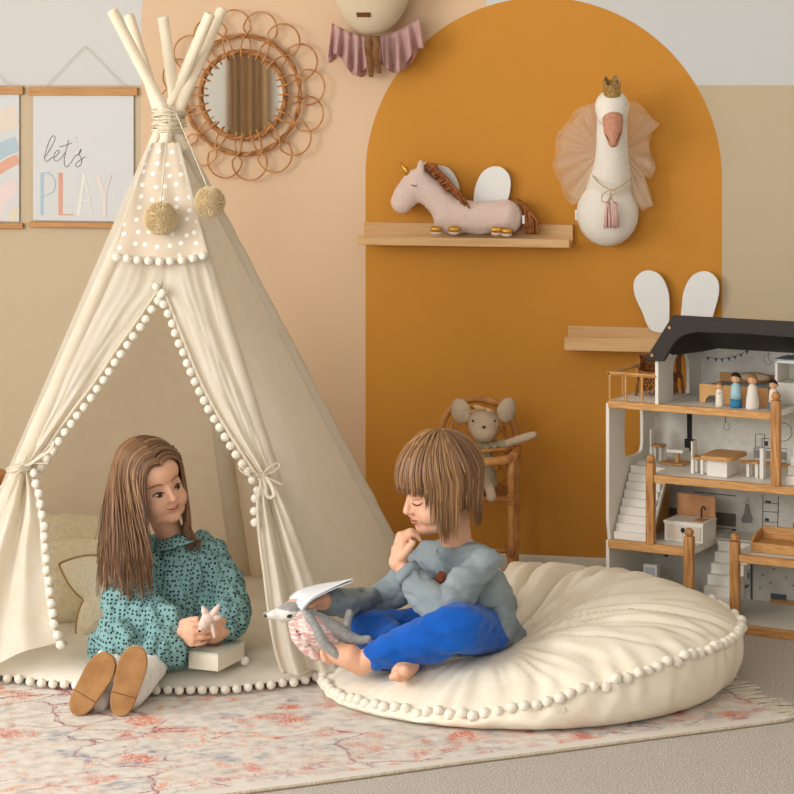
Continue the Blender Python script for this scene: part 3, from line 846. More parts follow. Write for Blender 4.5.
mb.build('mat_pad', matm, tm, smooth=True)
for q in resample([V((x, y, 0)) for x, y in mfront], 11.6):
    if -20 < q.x < 330: pompom(tm, Fl(q.x, q.y+random.uniform(-.7, .7)+1.0, .021)-F_*.004)
for x, y in ((245, 661), (57, 641), (62, 643)): pompom(tm, Fl(x, y, .062))
def mat_z(p):      # top of the mat at a world point (away from its edge)
    return .0215+.036+.012*noise.noise(V((p.x*5, p.y*5, 2)))+.005*noise.noise(V((p.x*16, p.y*9, 7)))

# ---------------------------------------------------------------- cushions behind the girl
bou = mat('boucle', (252, 242, 218), .95, (240, 224, 192), 120., bump=1.0, bscale=170., sheen=.4)
pc = C(82, 573, 6.07)
def se(c, r, M=None, e=2.6):
    mb = MB(); mb.ell((0, 0, 0), (1, 1, 1), nu=40, nv=24)
    out = []
    for p in mb.v:
        q = V([math.copysign(abs(x)**(2/e), x) for x in p]); q = V((q.x*r[0], q.y*r[1]*(1-.25*(abs(q.x)**3+abs(q.z)**3)), q.z*r[2]))
        out.append((M @ q if M else q)+c)
    mb.v = out; return mb
Mx = Matrix.Rotation(TH, 3, 'Z') @ rotm('X', -14)
mb = se(C(84, 584, 6.07), (.175, .075, .118), Mx)
blob('boucle_cushion', mb, .008, bou, None, 4, post=wrinkle(.004, 20), origin=(pc.x, pc.y, .05))
tag(bpy.data.objects['boucle_cushion'], 'plump cream boucle cushion lying at the back of the teepee', 'cushion')
mb = se(C(76, 553, 6.26), (.17, .06, .105), Matrix.Rotation(TH, 3, 'Z') @ rotm('X', -20) @ rotm('Y', 4))
o = blob('boucle_cushion', mb, .008, bou, None, 4, post=wrinkle(.004, 20, seed=3), origin=(pc.x+.02, pc.y+.12, .05))
tag(o, 'pale cushion peeping out behind the plump boucle cushion in the teepee', 'cushion')
# star cushion with piping
sc_ = C(122, 590, 5.89); 
ts = thing('star_cushion', 'cream star-shaped cushion with brown piping behind the girl', 'cushion', (sc_.x, sc_.y, .06))
Ms = Matrix.Rotation(TH, 3, 'Z') @ rotm('X', -12)
def star_r(a):
    k = (math.degrees(a)-158) % 72; k = abs(k if k < 36 else 72-k)/36.
    return lerp(.178, .098, k**.8)
def starf(sg):
    def fn(u, v):
        a = 2*PI*u; r = star_r(a)*v; h = .05*math.sqrt(max(0, 1-v**2.2))
        return sc_+Ms @ V((r*math.cos(a), sg*h, r*math.sin(a)))
    return fn
mb = MB(); mb.grid(starf(-1), 100, 16); mb.grid(starf(1), 100, 16)
blob('star_pad', mb, .005, mat('star_boucle', (252, 244, 222), .95, (242, 228, 198), 120., bump=.8, bscale=200., sheen=.3), ts, 3)
MB().tube([sc_+Ms @ V((star_r(2*PI*k/150)*1.0*math.cos(2*PI*k/150), 0, star_r(2*PI*k/150)*math.sin(2*PI*k/150))) for k in range(150)], .0035, 7, closed=True).build('piping', mat('piping_tan', (176, 138, 84), .8), ts, smooth=True)

# ================================================================== RUG
c0 = Fl(790, 721.5); e1 = (Fl(794, 725)-Fl(280, 794)); e1.z = 0; e1.normalize(); e2 = V((-e1.y, e1.x, 0))
ang = math.atan2(e1.y, e1.x)
RW, RD = 3.4, 1.45
tr = thing('patterned_rug', 'faded cream rug with distressed red, coral and blue motifs and a fringe', 'rug', (c0.x, c0.y, 0), ang)
rm = bpy.data.materials.new('rug_pattern'); rm.use_nodes = True; N = rm.node_tree.nodes; L = rm.node_tree.links
b = N['Principled BSDF']; b.inputs['Roughness'].default_value = .95; b.inputs['Specular IOR Level'].default_value = .1
tc = N.new('ShaderNodeTexCoord'); OB = tc.outputs['Object']
def nse(scale, detail=3, st=(1, 1, 1), loc=(0, 0, 0), rough=.5):
    mp_ = N.new('ShaderNodeMapping'); mp_.inputs['Scale'].default_value = st; mp_.inputs['Location'].default_value = loc; L.new(OB, mp_.inputs[0])
    n = N.new('ShaderNodeTexNoise'); n.inputs['Scale'].default_value = scale; n.inputs['Detail'].default_value = detail; n.inputs['Roughness'].default_value = rough
    L.new(mp_.outputs[0], n.inputs['Vector']); return n
def rmp(sock, a, c, inv=False):
    r = N.new('ShaderNodeMapRange'); r.inputs[1].default_value = a; r.inputs[2].default_value = c
    if inv: r.inputs[3].default_value = 1; r.inputs[4].default_value = 0
    L.new(sock, r.inputs[0]); return r.outputs[0]
def mul(*s):
    o = s[0]
    for x in s[1:]:
        n = N.new('ShaderNodeMath'); n.operation = 'MULTIPLY'; L.new(o, n.inputs[0])
        if isinstance(x, float): n.inputs[1].default_value = x
        else: L.new(x, n.inputs[1])
        o = n.outputs[0]
    return o
def mixc(base, col, fac):
    n = N.new('ShaderNodeMix'); n.data_type = 'RGBA'; L.new(fac, n.inputs['Factor'])
    if isinstance(base, tuple): n.inputs[6].default_value = rgba(base)
    else: L.new(base, n.inputs[6])
    n.inputs[7].default_value = rgba(col); return n.outputs[2]
def voro(scale, feat='F1', rnd=.8, st=(1, 1, 1), dist=.0):
    mp_ = N.new('ShaderNodeMapping'); mp_.inputs['Scale'].default_value = st; L.new(OB, mp_.inputs[0]); src = mp_.outputs[0]
    if dist:
        nz = nse(9, 3); m_ = N.new('ShaderNodeMix'); m_.data_type = 'RGBA'; m_.blend_type = 'LINEAR_LIGHT'; m_.inputs['Factor'].default_value = dist
        L.new(src, m_.inputs[6]); L.new(nz.outputs['Color'], m_.inputs[7]); src = m_.outputs[2]
    v = N.new('ShaderNodeTexVoronoi'); v.feature = feat; v.inputs['Scale'].default_value = scale; v.inputs['Randomness'].default_value = rnd; L.new(src, v.inputs['Vector']); return v
wear = rmp(nse(26, 6, (1, 1.6, 1), rough=.75).outputs['Fac'], .40, .62)
weft = rmp(nse(70, 3, (4, 1, 1), (3, 1, 0)).outputs['Fac'], .30, .62)
col = mixc((236, 228, 216), (214, 203, 190), rmp(nse(30, 4).outputs['Fac'], .42, .7))
def yband(y0, y1, soft=.02):
    s_ = N.new('ShaderNodeSeparateXYZ'); L.new(OB, s_.inputs[0])
    return mul(rmp(s_.outputs[1], y0-soft, y0), rmp(s_.outputs[1], y1, y1+soft, True))
# blue-grey smudges
col = mixc(col, (138, 148, 164), mul(rmp(voro(11, rnd=1, dist=.12).outputs['Distance'], .14, .42, True), wear, rmp(nse(4.5, 2, loc=(5, 2, 0)).outputs['Fac'], .38, .54), .95))
# coral rosettes
v1 = voro(7.5, rnd=.75, dist=.10)
col = mixc(col, (222, 112, 80), mul(rmp(v1.outputs['Distance'], .24, .42, True), weft, rmp(nse(5, 2, loc=(1, 7, 0)).outputs['Fac'], .42, .54), .95))
col = mixc(col, (236, 150, 108), mul(rmp(voro(14, rnd=.9, dist=.15).outputs['Distance'], .16, .40, True), weft, rmp(nse(3.2, 2, loc=(2, 4, 0)).outputs['Fac'], .42, .56), .9))
# rose hearts
col = mixc(col, (200, 70, 84), mul(rmp(voro(9, rnd=.9, dist=.12, st=(1, 1.4, 1)).outputs['Distance'], .13, .22, True), weft, rmp(nse(4.2, 2, loc=(8, 1, 0)).outputs['Fac'], .42, .54), 1.))
# dark pink tracery: branching lines
v2 = voro(6.0, 'DISTANCE_TO_EDGE', .85, (1, 1.8, 1), .05)
col = mixc(col, (160, 70, 92), mul(rmp(v2.outputs['Distance'], .015, .035, True), weft, rmp(nse(3.4, 2, loc=(4, 9, 0)).outputs['Fac'], .50, .58), .9))
v3 = voro(12, 'DISTANCE_TO_EDGE', .6, (1, 1, 1), .04)
col = mixc(col, (150, 120, 130), mul(rmp(v3.outputs['Distance'], .02, .05, True), weft, wear, rmp(nse(3.8, 2, loc=(6, 3, 0)).outputs['Fac'], .48, .6), .6))
# border guard stripes near the front edge
for y0, y1, c_, k in ((.085, .105, (206, 110, 112), .8), (.25, .262, (190, 110, 116), .5), (.115, .235, (228, 160, 128), .35)):
    col = mixc(col, c_, mul(yband(y0, y1, .008), rmp(nse(16, 4, (1, .3, 1), loc=(y0*9, 0, 0)).outputs['Fac'], .50, .60), weft, k))
col = mixc(col, (232, 224, 212), yband(-.1, .035, .012))
L.new(col, b.inputs['Base Color'])
bn = nse(420, 2, (1, 2.2, 1)); bp = N.new('ShaderNodeBump'); bp.inputs['Strength'].default_value = .5; bp.inputs['Distance'].default_value = .003
L.new(bn.outputs['Fac'], bp.inputs['Height']); L.new(bp.outputs['Normal'], b.inputs['Normal'])
def rfn(u, v):
    x, y = -RW*(1-u), RD*v
    y0 = .006*noise.noise(V((x*3, 0, 4)))*(1-v)
    return V((x, y+y0, .006+.0012*noise.noise(V((x*6, y*6, 1)))))
mb = MB(); mb.grid(rfn, 120, 60); mb.grid(lambda u, v: rfn(u, v)*1.0-V((0, 0, rfn(u, v).z-.0006)), 120, 60)
mb.grid(lambda u, v: V((rfn(u, 0).x, rfn(u, 0).y-.0012*math.sin(PI*v), lerp(.0006, rfn(u, 0).z, v))), 120, 3)
mb.grid(lambda u, v: V((0, rfn(1, u).y, lerp(.0006, rfn(1, u).z, v))), 60, 1)
mb.build('rug_field', rm, tr, smooth=True, local=True)
mb = MB()
mb.tube([V((rfn(u, 0).x, rfn(u, 0).y-.001, .0042)) for u in [i/160 for i in range(161)]], .0036, 7)
mb.build('front_binding', mat('rug_binding', (222, 208, 186), .9, (190, 170, 140), 60., (6, 1, 1)), tr, smooth=True, local=True, label='pale stitched edge binding')
mb = MB(); rr = random.Random(9)
for k in range(64):
    y = .008+k*.0125+rr.uniform(-.003, .003); L_ = rr.uniform(.06, .10); sw = rr.uniform(-.02, .02)
    P = crv([(0, y, .005), (L_*.3, y+sw*.2+rr.uniform(-.004, .004), .006), (L_*.65, y+sw*.7+rr.uniform(-.006, .006), .004), (L_, y+sw, .003)], 4)
    mb.tube(P, [.003+.0008*math.sin(i*2.2) for i in range(len(P))], 6)
mb.build('fringe', mat('fringe_cotton', (216, 204, 184), .95), tr, smooth=True, local=True)

# ================================================================== POUF
poufm = mat('pouf_cotton', (246, 235, 214), .88, (240, 227, 203), 10., bump=.12, bscale=500., spec=.12)
PX, PZ, PRX, PRZ = .335, 5.68, .503, .53
seamk = [(0, .135), (30, .15), (45, .152), (60, .138), (77, .112), (95, .070), (109, .045), (129, .041), (150, .036), (180, .028), (210, .05), (240, .10), (270, .125), (310, .13), (360, .135)]
def seam_z(th):
    d = math.degrees(th) % 360
    for (a, x), (b_, y) in zip(seamk, seamk[1:]):
        if a <= d <= b_:
            t = (d-a)/(b_-a); t = t*t*(3-2*t); return lerp(x, y, t)
def rmod(th):
    d = (math.degrees(th)+180) % 360-180; d = d-145 if d > -60 else d+215
    return 1+.075*math.exp(-(d/27.)**2)
def seam_pt(th, f=1.):
    f *= rmod(th); return PX+PRX*math.cos(th)*f, PZ-PRZ*math.sin(th)*f
SEAT = (.19, 5.62)
def pouf_top(X, Z):
    dx, dz = (X-PX)/PRX, (PZ-Z)/PRZ; th = math.atan2(dz, dx); rho = min(1., math.hypot(dx, dz)/rmod(th))
    # hump amount grows to the right and the back
    g = .5+.5*math.cos(th-math.radians(-25))
    h = lerp(.072, .135, g*rho+.5*(1-rho))+.045*math.exp(-((th+1.7)/1.1)**2)*rho
    z = seam_z(th)*rho**1.5+.085*(1-rho**1.5)+h*(1-rho**2.6)**.75
    # the child's hollow
    ds = ((X-SEAT[0])/.19)**2+((Z-SEAT[1])/.20)**2
    z -= .085*math.exp(-ds)
    # front-left is pressed low under the legs
    z -= .012*math.exp(-(((X-.02)/.13)**2+((Z-5.47)/.15)**2))
    # fold valleys sweeping from the child to the back right
    bx, bz = X-.22, Z-5.50
    r = math.hypot(bx, bz); ph = math.atan2(bz, bx)
    w = max(0., min(1., (r-.08)/.12))*max(0., 1-rho**6)
    f1 = noise.noise(V((ph*4.2+r*1.1, r*1.3, 3)));
    z += w*.038*(-(max(0, 1-abs(f1)*5))*.9)*max(0, math.cos(ph-1.0))
    f2 = noise.noise(V((ph*8.5-r*.8, r*1.6, 8)))
    z -= w*.011*max(0, 1-abs(f2)*4)
    vl = bz-.62*bx-.03+.25*bx*bx
    z -= .035*w*math.exp(-(vl/.045)**2)*min(1, r*3)*(1 if bx > -.05 else 0)
    z += .012*w*math.exp(-((vl+.06)/.05)**2)
    # gathers along the seam
    gth = math.exp(-((1-rho)/.13)**2)
    gn = math.sin(th*46+4*noise.noise(V((th*5, 1, 1))))*(.5+.7*abs(noise.noise(V((th*9, 2, 5)))))
    z += .0095*gth*gn*(1-gth*.35)
    z += .004*noise.noise(V((X*9, Z*9, 1)))
    return max(z, .05*(1-rho)+.02)
tp_ = thing('floor_pouf', 'large round cream cotton floor pouf with pompom seam holding the seated child', 'pouf', K(PX, PZ, .006))
def topf(u, v):
    th = 2*PI*u; r = math.sin(v*PI/2) if v < 1 else 1.
    X, Z = seam_pt(th, r); return K(X, Z, pouf_top(X, Z))
mb = MB(); mb.grid(topf, 300, 70)
mb.build('upper_cover', poufm, tp_, smooth=True, normals=False)
def lowf(u, v):
    th = 2*PI*u; zs = pouf_top(*seam_pt(th, 1.))
    fl_ = .93-.05*math.cos(th)
    if v < .7:
        t = v/.7; f = lerp(1., fl_, t**1.8)+.035*math.sin(PI*t**.8)
        z = lerp(zs, .0085, math.sin(t*PI/2)**1.0)
        f += .007*math.sin(th*46+4*noise.noise(V((th*5, 1, 1))))*math.exp(-(t/.3)**2)+.010*noise.noise(V((th*7, t*1.5, 3)))*math.sin(PI*t)+.008*max(0, 1-4*abs(noise.noise(V((th*9+t*.8, t, 8)))))*math.sin(PI*t)
    else: f = fl_*(1-v)/.3; z = .0085
    X, Z = seam_pt(th, f); return K(X, Z, z)
MB().grid(lowf, 300, 40).build('lower_cover', poufm, tp_, smooth=True)
def seam3(th, f=1.0): X, Z = seam_pt(th, f); return K(X, Z, pouf_top(*seam_pt(th, 1.)))
MB().tube([seam3(2*PI*k/240) for k in range(240)], .0045, 7, closed=True).build('piping', poufm, tp_, smooth=True)
Ls = [seam3(math.radians(a), 1.012) for a in np.linspace(-28, 196, 400)]
for p in resample(Ls, .0290):
    pompom(tp_, p+V((random.uniform(-.003, .003), random.uniform(-.003, .003), random.uniform(-.004, .004))), random.uniform(1.08, 1.2))
zp = seam3(math.radians(86), 1.02)
MB().box(zp+V((0, 0, -.03)), (.005, .004, .02), Matrix.Rotation(.5, 3, 'Y')).build('zip_pull', mat('zip_cream', (226, 210, 180), .5), tp_)
# ================================================================== DOLLHOUSE
DX0, DZ0, DPHI = .5744, 6.2910, math.radians(29.3)
DO = K(DX0, DZ0, 0); DA = TH-DPHI
DM = Matrix.Rotation(DA, 3, 'Z')
def D(x, y, z): return DO+DM @ V((x, y, z))
def HX(px, d):     # local x at depth d seen in photo column px
    a = (px-397)/FPX; c, s = math.cos(DPHI), math.sin(DPHI)
    return (a*(DZ0+d*c)-DX0-d*s)/(c+a*s)
def HZ(px, py, d):
    lx = HX(px, d); Z = DZ0-lx*math.sin(DPHI)+d*math.cos(DPHI); return HC-(py-YH)/FPX*Z
class DB(MB):
    """shapes given in dollhouse coordinates"""
    def db(s, a, b):
        o = len(s.v); s.bb(a, b)
        for i in range(o, len(s.v)): s.v[i] = D(*s.v[i])
        return s
    def dt(s, pts, r, n=8, **k): return s.tube([D(*p) for p in pts], r, n, **k)
    def dp(s, poly, d): return s.prism([D(*p) for p in poly], DM @ V(d))
    def de(s, c, r, **k): return s.ell(D(*c), r, DM, **k)
panelw = mat('toy_white', (236, 230, 218), .5, spec=.3)
pinew = wood('toy_pine', (218, 166, 104), (190, 134, 76), 9., (1, 1, 1), .5)
pinex = mat('toy_pine_rail', (220, 168, 106), .5, (188, 132, 74), 22., (1.2, 9, 9), bump=.05, contrast=(.3, .7))
pinez = mat('toy_pine_post', (212, 156, 94), .5, (160, 104, 54), 22., (9, 9, .6), bump=.05, contrast=(.35, .65))
blackr = mat('roof_black', (46, 38, 32), .55)
printw = mat('print_wall', (226, 220, 208), .65, (216, 208, 194), 50.)
printg = mat('print_grey', (150, 146, 138), .7); printd = mat('print_dark', (66, 66, 64), .7); printk = mat('print_black', (44, 43, 42), .7)
printb = mat('print_blue', (92, 104, 112), .7)
dh = thing('dollhouse', 'tall open wooden dollhouse with black roof and three white staircases', 'dollhouse', DO, DA)
DD, DW = .31, .74
# floors
def floor_(x0, x1, z0, z1, d0=0.):
    DB().db((x0, d0+.006, z0+.002), (x1, DD, z1)).build('floor_board', panelw, dh, label='white floor board')
    DB().db((x0, d0-.002, z0), (x1, d0+.016, z1+.0015)).build('front_rail', pinex, dh, bevel=.002, label='pine front rail')
floor_(.003, DW, .0, .022)
floor_(.003, .243, .19, .212); floor_(.36, DW, .19, .209)
floor_(.122, DW, .381, .40); floor_(.003, .476, .574, .592)
DB().db((.003, .19, .383), (.122, DD, .40)).build('floor_board', panelw, dh)
DB().db((.243, .19, .192), (.36, DD, .209)).build('floor_board', panelw, dh)
# posts with ball ends
for x0, x1, z0, z1 in ((.116, .139, .212, .433), (.226, .252, .0, .2445), (.357, .382, .0, .2435), (.471, .496, .40, .626), (.60, .623, .212, .433)):
    DB().db((x0, -.006, z0), (x1, .014, z1)).build('post', pinez, dh, bevel=.002); po_ = [c for c in dh.children if c.name.startswith('post')][-1]
    DB().de(((x0+x1)/2, .004, z1+.0105), .0125).build('post_ball', pinez, po_, smooth=True)
# left wall with rounded window
def cut_panel(name, outer, hole, y_or_x, thick, label=None):
    """flat panel at lx with a hole: outer/hole are (depth,z) loops of equal count"""
    n = len(outer); mb = DB(); x = y_or_x
    for s in (0, thick):
        mb.add([D(x+s, *p) for p in outer]+[D(x+s, *p) for p in hole], [(i, (i+1) % n, n+(i+1) % n, n+i) for i in range(n)])
    for loop in (outer, hole):
        mb.add([D(x, *p) for p in loop]+[D(x+thick, *p) for p in loop], [(i, (i+1) % n, n+(i+1) % n, n+i) for i in range(n)])
    return mb.build(name, panelw, dh, label=label)
def radial(loopfn, c, n=48, off=0.):
    return [loopfn(c, 2*PI*i/n+off) for i in range(n)]
def rect_r(y0, y1, z0, z1):
    def f(c, a):
        dx, dz = math.cos(a), math.sin(a); t = 9
        if dx > 1e-9: t = min(t, (y1-c[0])/dx)
        if dx < -1e-9: t = min(t, (y0-c[0])/dx)
        if dz > 1e-9: t = min(t, (z1-c[1])/dz)
        if dz < -1e-9: t = min(t, (z0-c[1])/dz)
        return (c[0]+dx*t, c[1]+dz*t)
    return f
def superr(y0, y1, z0, z1, e=6):
    def f(c, a):
        hy, hz = (y1-y0)/2, (z1-z0)/2; dx, dz = math.cos(a), math.sin(a)
        r = (abs(dx/hy)**e+abs(dz/hz)**e)**(-1/e); return ((y0+y1)/2+dx*r, (z0+z1)/2+dz*r)
    return f
wc = (.17, .487)
cut_panel('side_wall', radial(rect_r(0, DD, .212, .592), wc), radial(superr(.105, .235, .42, .556), wc), -.003, .009)
DB().db((-.003, 0, 0), (.006, DD, .212)).build('side_wall', panelw, dh)
DB().db((DW-.006, 0, 0), (DW+.003, DD, .40)).build('side_wall', panelw, dh)
# upper side wall with arch doorway; its top follows the falling roof
ac = (.165, .66)
def up_out(c, a):
    dx, dz = math.cos(a), math.sin(a); t = 9
    if dx > 1e-9: t = min(t, (DD-c[0])/dx)
    if dx < -1e-9: t = min(t, (0-c[0])/dx)
    if dz < -1e-9: t = min(t, (.592-c[1])/dz)
    k = dz+.10*dx
    if k > 1e-9: t = min(t, (.742-.10*c[0]-c[1])/k)
    return (c[0]+dx*t, c[1]+dz*t)
def arch_in(c, a):
    y0, y1, zb, zt = .105, .222, .597, .722; w = (y1-y0)/2; zc_ = zt-w; ym = (y0+y1)/2
    best = rect_r(y0, y1, zb, zt)(c, a)
    if best[1] > zc_ and math.hypot(best[0]-ym, best[1]-zc_) > w-1e-6:
        dx, dz = math.cos(a), math.sin(a); ox, oz = c[0]-ym, c[1]-zc_
        b_ = ox*dx+oz*dz; q = ox*ox+oz*oz-w*w; t = -b_+math.sqrt(max(0, b_*b_-q)); return (c[0]+dx*t, c[1]+dz*t)
    return best
cut_panel('upper_side_wall', radial(up_out, ac, 96), radial(arch_in, ac, 96), .142, .009)
# back walls
DB().db((0, DD, 0), (DW, DD+.006, .592)).build('back_wall', printw, dh)
DB().db((.142, DD, .592), (.67, DD+.006, .722)).build('back_wall', printw, dh)
for x0, x1, z in ((.26, DW, .40), (.37, DW, .209), (.36, DW, .022)):
    DB().db((x0, DD-.012, z), (x1, DD, z+.009)).build('skirting', pinex, dh)
# roof: shaped front fascia + back sheet sloping down
out_ = [(.119, .712), (.201, .838), (.62, .838), (.70, .712)]
inn_ = [(.645, .712), (.615, .763), (.585, .787), (.55, .796), (.41, .799), (.27, .796), (.235, .787), (.205, .763), (.174, .712)]
mb = DB(); L1_ = out_+inn_
oo = [(x, -.018, z) for x, z in L1_]
# build as strips so the concave shape fills properly
def fascia(mb, y):
    top = [(.119, .712), (.1535, .765), (.185, .8135), (.201, .838), (.27, .838), (.41, .838), (.55, .838), (.62, .838), (.636, .8135), (.667, .765), (.70, .712)]
    bot = [(.174, .712), (.205, .763), (.222, .779), (.235, .787), (.27, .796), (.41, .799), (.55, .796), (.585, .787), (.598, .779), (.615, .763), (.645, .712)]
    n = len(top)
    vs = [D(x, y, z) for x, z in top+bot]+[D(x, y+.014, z) for x, z in top+bot]
    fs = [(i, i+1, n+i+1, n+i) for i in range(n-1)]+[(2*n+i, 2*n+n+i, 2*n+n+i+1, 2*n+i+1) for i in range(n-1)]
    fs += [(i, 2*n+i, 2*n+i+1, i+1) for i in range(n-1)]+[(n+i, n+i+1, 3*n+i+1, 3*n+i) for i in range(n-1)]
    fs += [(0, n, 3*n, 2*n), (n-1, 3*n-1, 4*n-1, 2*n-1)]
    mb.add(vs, fs)
fascia(mb, -.02); fa_ = mb.build('roof_fascia', blackr, dh, bevel=.002)
DB().dp([(.126, -.006, .722), (.203, -.006, .836), (.203, DD+.01, .722), (.126, DD+.01, .702)], (0, 0, -.006)).build('roof_sheet', blackr, dh)
DB().dp([(.200, -.008, .836), (.670, -.008, .836), (.670, DD+.01, .722), (.200, DD+.01, .722)], (0, 0, -.010)).build('roof_sheet', blackr, dh)
for x, z in ((.1415, .7275), (.192, .8045)):
    MB().ell(D(x, -.021, z), (.0045, .002, .0045), DM).build('wooden_plug', pinex, fa_, smooth=True)
# balcony railing
mb = DB()
for a, b in (((.003, .002, .668), (.145, .002, .668)), ((.003, .002, .668), (.003, .30, .668))): mb.dt([a, b], .0052, 4)
mb.build('balcony_rail', pinex, dh)
for x, y in ((.008, .002), (.055, .002), (.103, .002), (.004, .10), (.004, .20), (.004, .295)):
    DB().dt([(x, y, .592), (x, y, .666)], .0034, 8).build('baluster', pinex, dh)
MB().ell(D(.006, -.003, .668), (.0028, .001, .0028), DM).build('screw_hole', printk, dh)
# staircases
def stairs(x0, x1, z0, z1, d0, d1, n):
    poly = [(d1, z0-.002)]
    mb = DB()
    for k in range(n):
        ya, zb = lerp(d0, d1, k/n), lerp(z0, z1, (k+1)/n)
        mb.db((x0, ya, lerp(z0, z1, max(0, k-.6)/n)), (x1, lerp(d0, d1, (k+1)/n)+.004, zb))
    return mb.build('staircase', panelw, dh, bevel=.0012)
stairs(.010, .112, .213, .398, .02, .15, 9)
stairs(.258, .352, .024, .207, .012, .19, 7)
stairs(.50, .60, .401, .588, .03, .20, 8)
DB().dp([(.112, .02, .213), (.112, .035, .213), (.112, .155, .38), (.112, .14, .38)], (.006, 0, 0)).build('stair_side', panelw, dh)
# printed wall pictures (flat prints on the back wall)
bw_ = [c for c in dh.children if c.name.startswith('back_wall')][0]
bw2_ = [c for c in dh.children if c.name.startswith('back_wall')][1]
def pr(name, m, pts, th=.0006, z_off=0.):
    return pts
def prect(mb, px0, py0, px1, py1, o=.001):
    d = DD-o; a = (HX(px0, d), HZ(px0, py0, d)); b_ = (HX(px1, d), HZ(px1, py1, d))
    mb.db((a[0], d-.0004, b_[1]), (b_[0], d, a[1]))
def pline(mb, pts, r=.0008, o=.001):
    mb.dt([(HX(x, DD-o), DD-o, HZ(x, y, DD-o)) for x, y in pts], r, 5)
def ptri(mb, pts, o=.0012):
    mb.dp([(HX(x, DD-o), DD-o, HZ(x, y, DD-o)) for x, y in pts], (0, .0004, 0))
mb = DB(); pts = [(708, 357), (716, 358.3), (722, 358.6), (729, 357.5), (735, 356), (741, 353.8), (747, 350.5)]
pline(mb, pts)
for x, y in pts: ptri(mb, [(x-1.7, y), (x+1.7, y), (x, y+4)])
mb.build('bunting_print', printb, bw2_)
mb = DB(); pline(mb, crv([(769, 353, 0), (765, 357, 0), (764, 362, 0), (768, 365, 0), (772, 363, 0), (768, 359, 0), (767, 355, 0)], 4) and [(p.x, p.y) for p in crv([V((769, 353, 0)), V((764.5, 356, 0)), V((764, 361, 0)), V((768, 365, 0)), V((773, 362, 0)), V((769.5, 360.5, 0)), V((768, 357, 0)), V((769, 353, 0))], 4)], .0007)
mb.build('moon_print', printb, bw2_)
mb = DB(); prect(mb, 687, 413, 692, 440); prect(mb, 684.5, 438.5, 696, 452); mb.build('stove_print', printk, bw_)
mb = DB(); pline(mb, [(725.5, 417), (725.5, 423)], .0016); mb.dt([(HX(p.x, DD-.001), DD-.001, HZ(p.x, p.y, DD-.001)) for p in crv([(725, 423, 0), (723.6, 428, 0), (727, 430.4, 0), (730, 427.5, 0), (728, 423, 0)], 4)], .0009, 5); mb.build('lamp_print', printg, bw_)
mb = DB()
for a in (((755.5, 434), (764.5, 434), (764.5, 447), (755.5, 447), (755.5, 434)), ((762, 438.5), (771, 438.5), (771, 448), (762, 448), (762, 438.5)), ((754, 448), (787, 448.8), (786, 463), (754, 461), (754, 448))): pline(mb, a, .0008)
prect(mb, 764.2, 441, 768, 446); mb.build('frames_print', printd, bw_)
mb = DB(); prect(mb, 755, 449.5, 786, 460, .0008); mb.build('sideboard_print', printg, bw_)
mb = DB(); pline(mb, [(783+9*math.cos(a), 432+9*math.sin(a)) for a in np.linspace(0, 2*PI, 28)], .0008); mb.build('round_mirror_print', printd, bw_)
mb = DB(); pline(mb, [(694, 491.8), (736, 496)], .0012); prect(mb, 665, 526.5, 736, 529.2, .0012); mb.build('kitchen_line_print', printk, bw_)
mb = DB(); prect(mb, 665, 507, 736, 527, .0008); mb.build('backsplash_print', mat('print_taupe', (128, 120, 110), .7, (112, 104, 96), 80.), bw_)
mb = DB()
mb.dp([(HX(x, DD-.001), DD-.001, HZ(x, y, DD-.001)) for x, y in ((745.5, 504), (749, 504), (751, 513), (753, 519), (752, 523), (742, 523), (741, 519), (744, 513))], (0, .0004, 0))
pline(mb, [(745.5, 504), (746, 500), (747.5, 498.5), (748.8, 500), (749, 504)], .0007); mb.build('apron_print', printg, bw_)
mb = DB(); pline(mb, [(763, 495), (762.5, 531)], .001); pline(mb, [(778.5, 496.5), (777.5, 531)], .001)
for y in (503, 511.5, 521.5, 529): pline(mb, [(763, y), (778, y+.8)], .0008)
prect(mb, 765, 500.5, 771, 503); prect(mb, 765, 518, 769, 521.3); prect(mb, 766, 526.5, 775, 529.2); mb.build('ladder_shelf_print', printd, bw_)
mb = DB(); prect(mb, 770.5, 593, 786.5, 600); mb.build('car_print', printb, bw_)
mb = DB()
for x in (773.5, 783): mb.dt([(HX(x, DD-.002), DD-.002, HZ(x, 600.5, DD-.002)), (HX(x, DD-.001), DD-.0011, HZ(x, 600.5, DD-.001))], .0058, 12)
mb.build('car_wheel_print', printg, bw_)
for x, y in ((763, 575), (774, 569), (786, 577.5), (770.5, 583), (793, 585.5), (760, 588)): mb = DB(); prect(mb, x-.8, y-.8, x+.8, y+.8); mb.build('dot_print', printb, bw_)
for y0, s in ((569, 1), (574, -1), (577, 1), (585.5, -1)): mb = DB(); ptri(mb, [(744.5, y0+3), (745.5+s*1, y0), (749.5, y0-1.5), (748, y0+2)]); mb.build('leaf_print', printb, bw_)
mb = DB(); pline(mb, [(746.5, 566), (745, 598)], .0005); mb.build('stem_print', printb, bw_)
mb = DB(); prect(mb, 750.5, 564, 752.6, 602); mb.build('stripe_print', printb, bw_)
mb = DB()
for x in (621, 635, 643.5): pline(mb, [(x, 550), (x, 575)], .0008)
prect(mb, 646, 548, 650.5, 572); mb.build('door_panel_print', printg, bw_)
mb = DB()
for x, y in ((614, 549.5), (664.5, 554)): prect(mb, x, y, x+3.5, y+3); pline(mb, [(x-6, y), (x+4, y-.5)], .0007)
mb.build('wall_lamp_print', printd, bw_)
mb = DB(); prect(mb, 646.5, 416, 650, 428); pline(mb, [(646.5, 412), (653, 412.5), (653, 417)], .0006); mb.build('picture_print', printd, bw_)

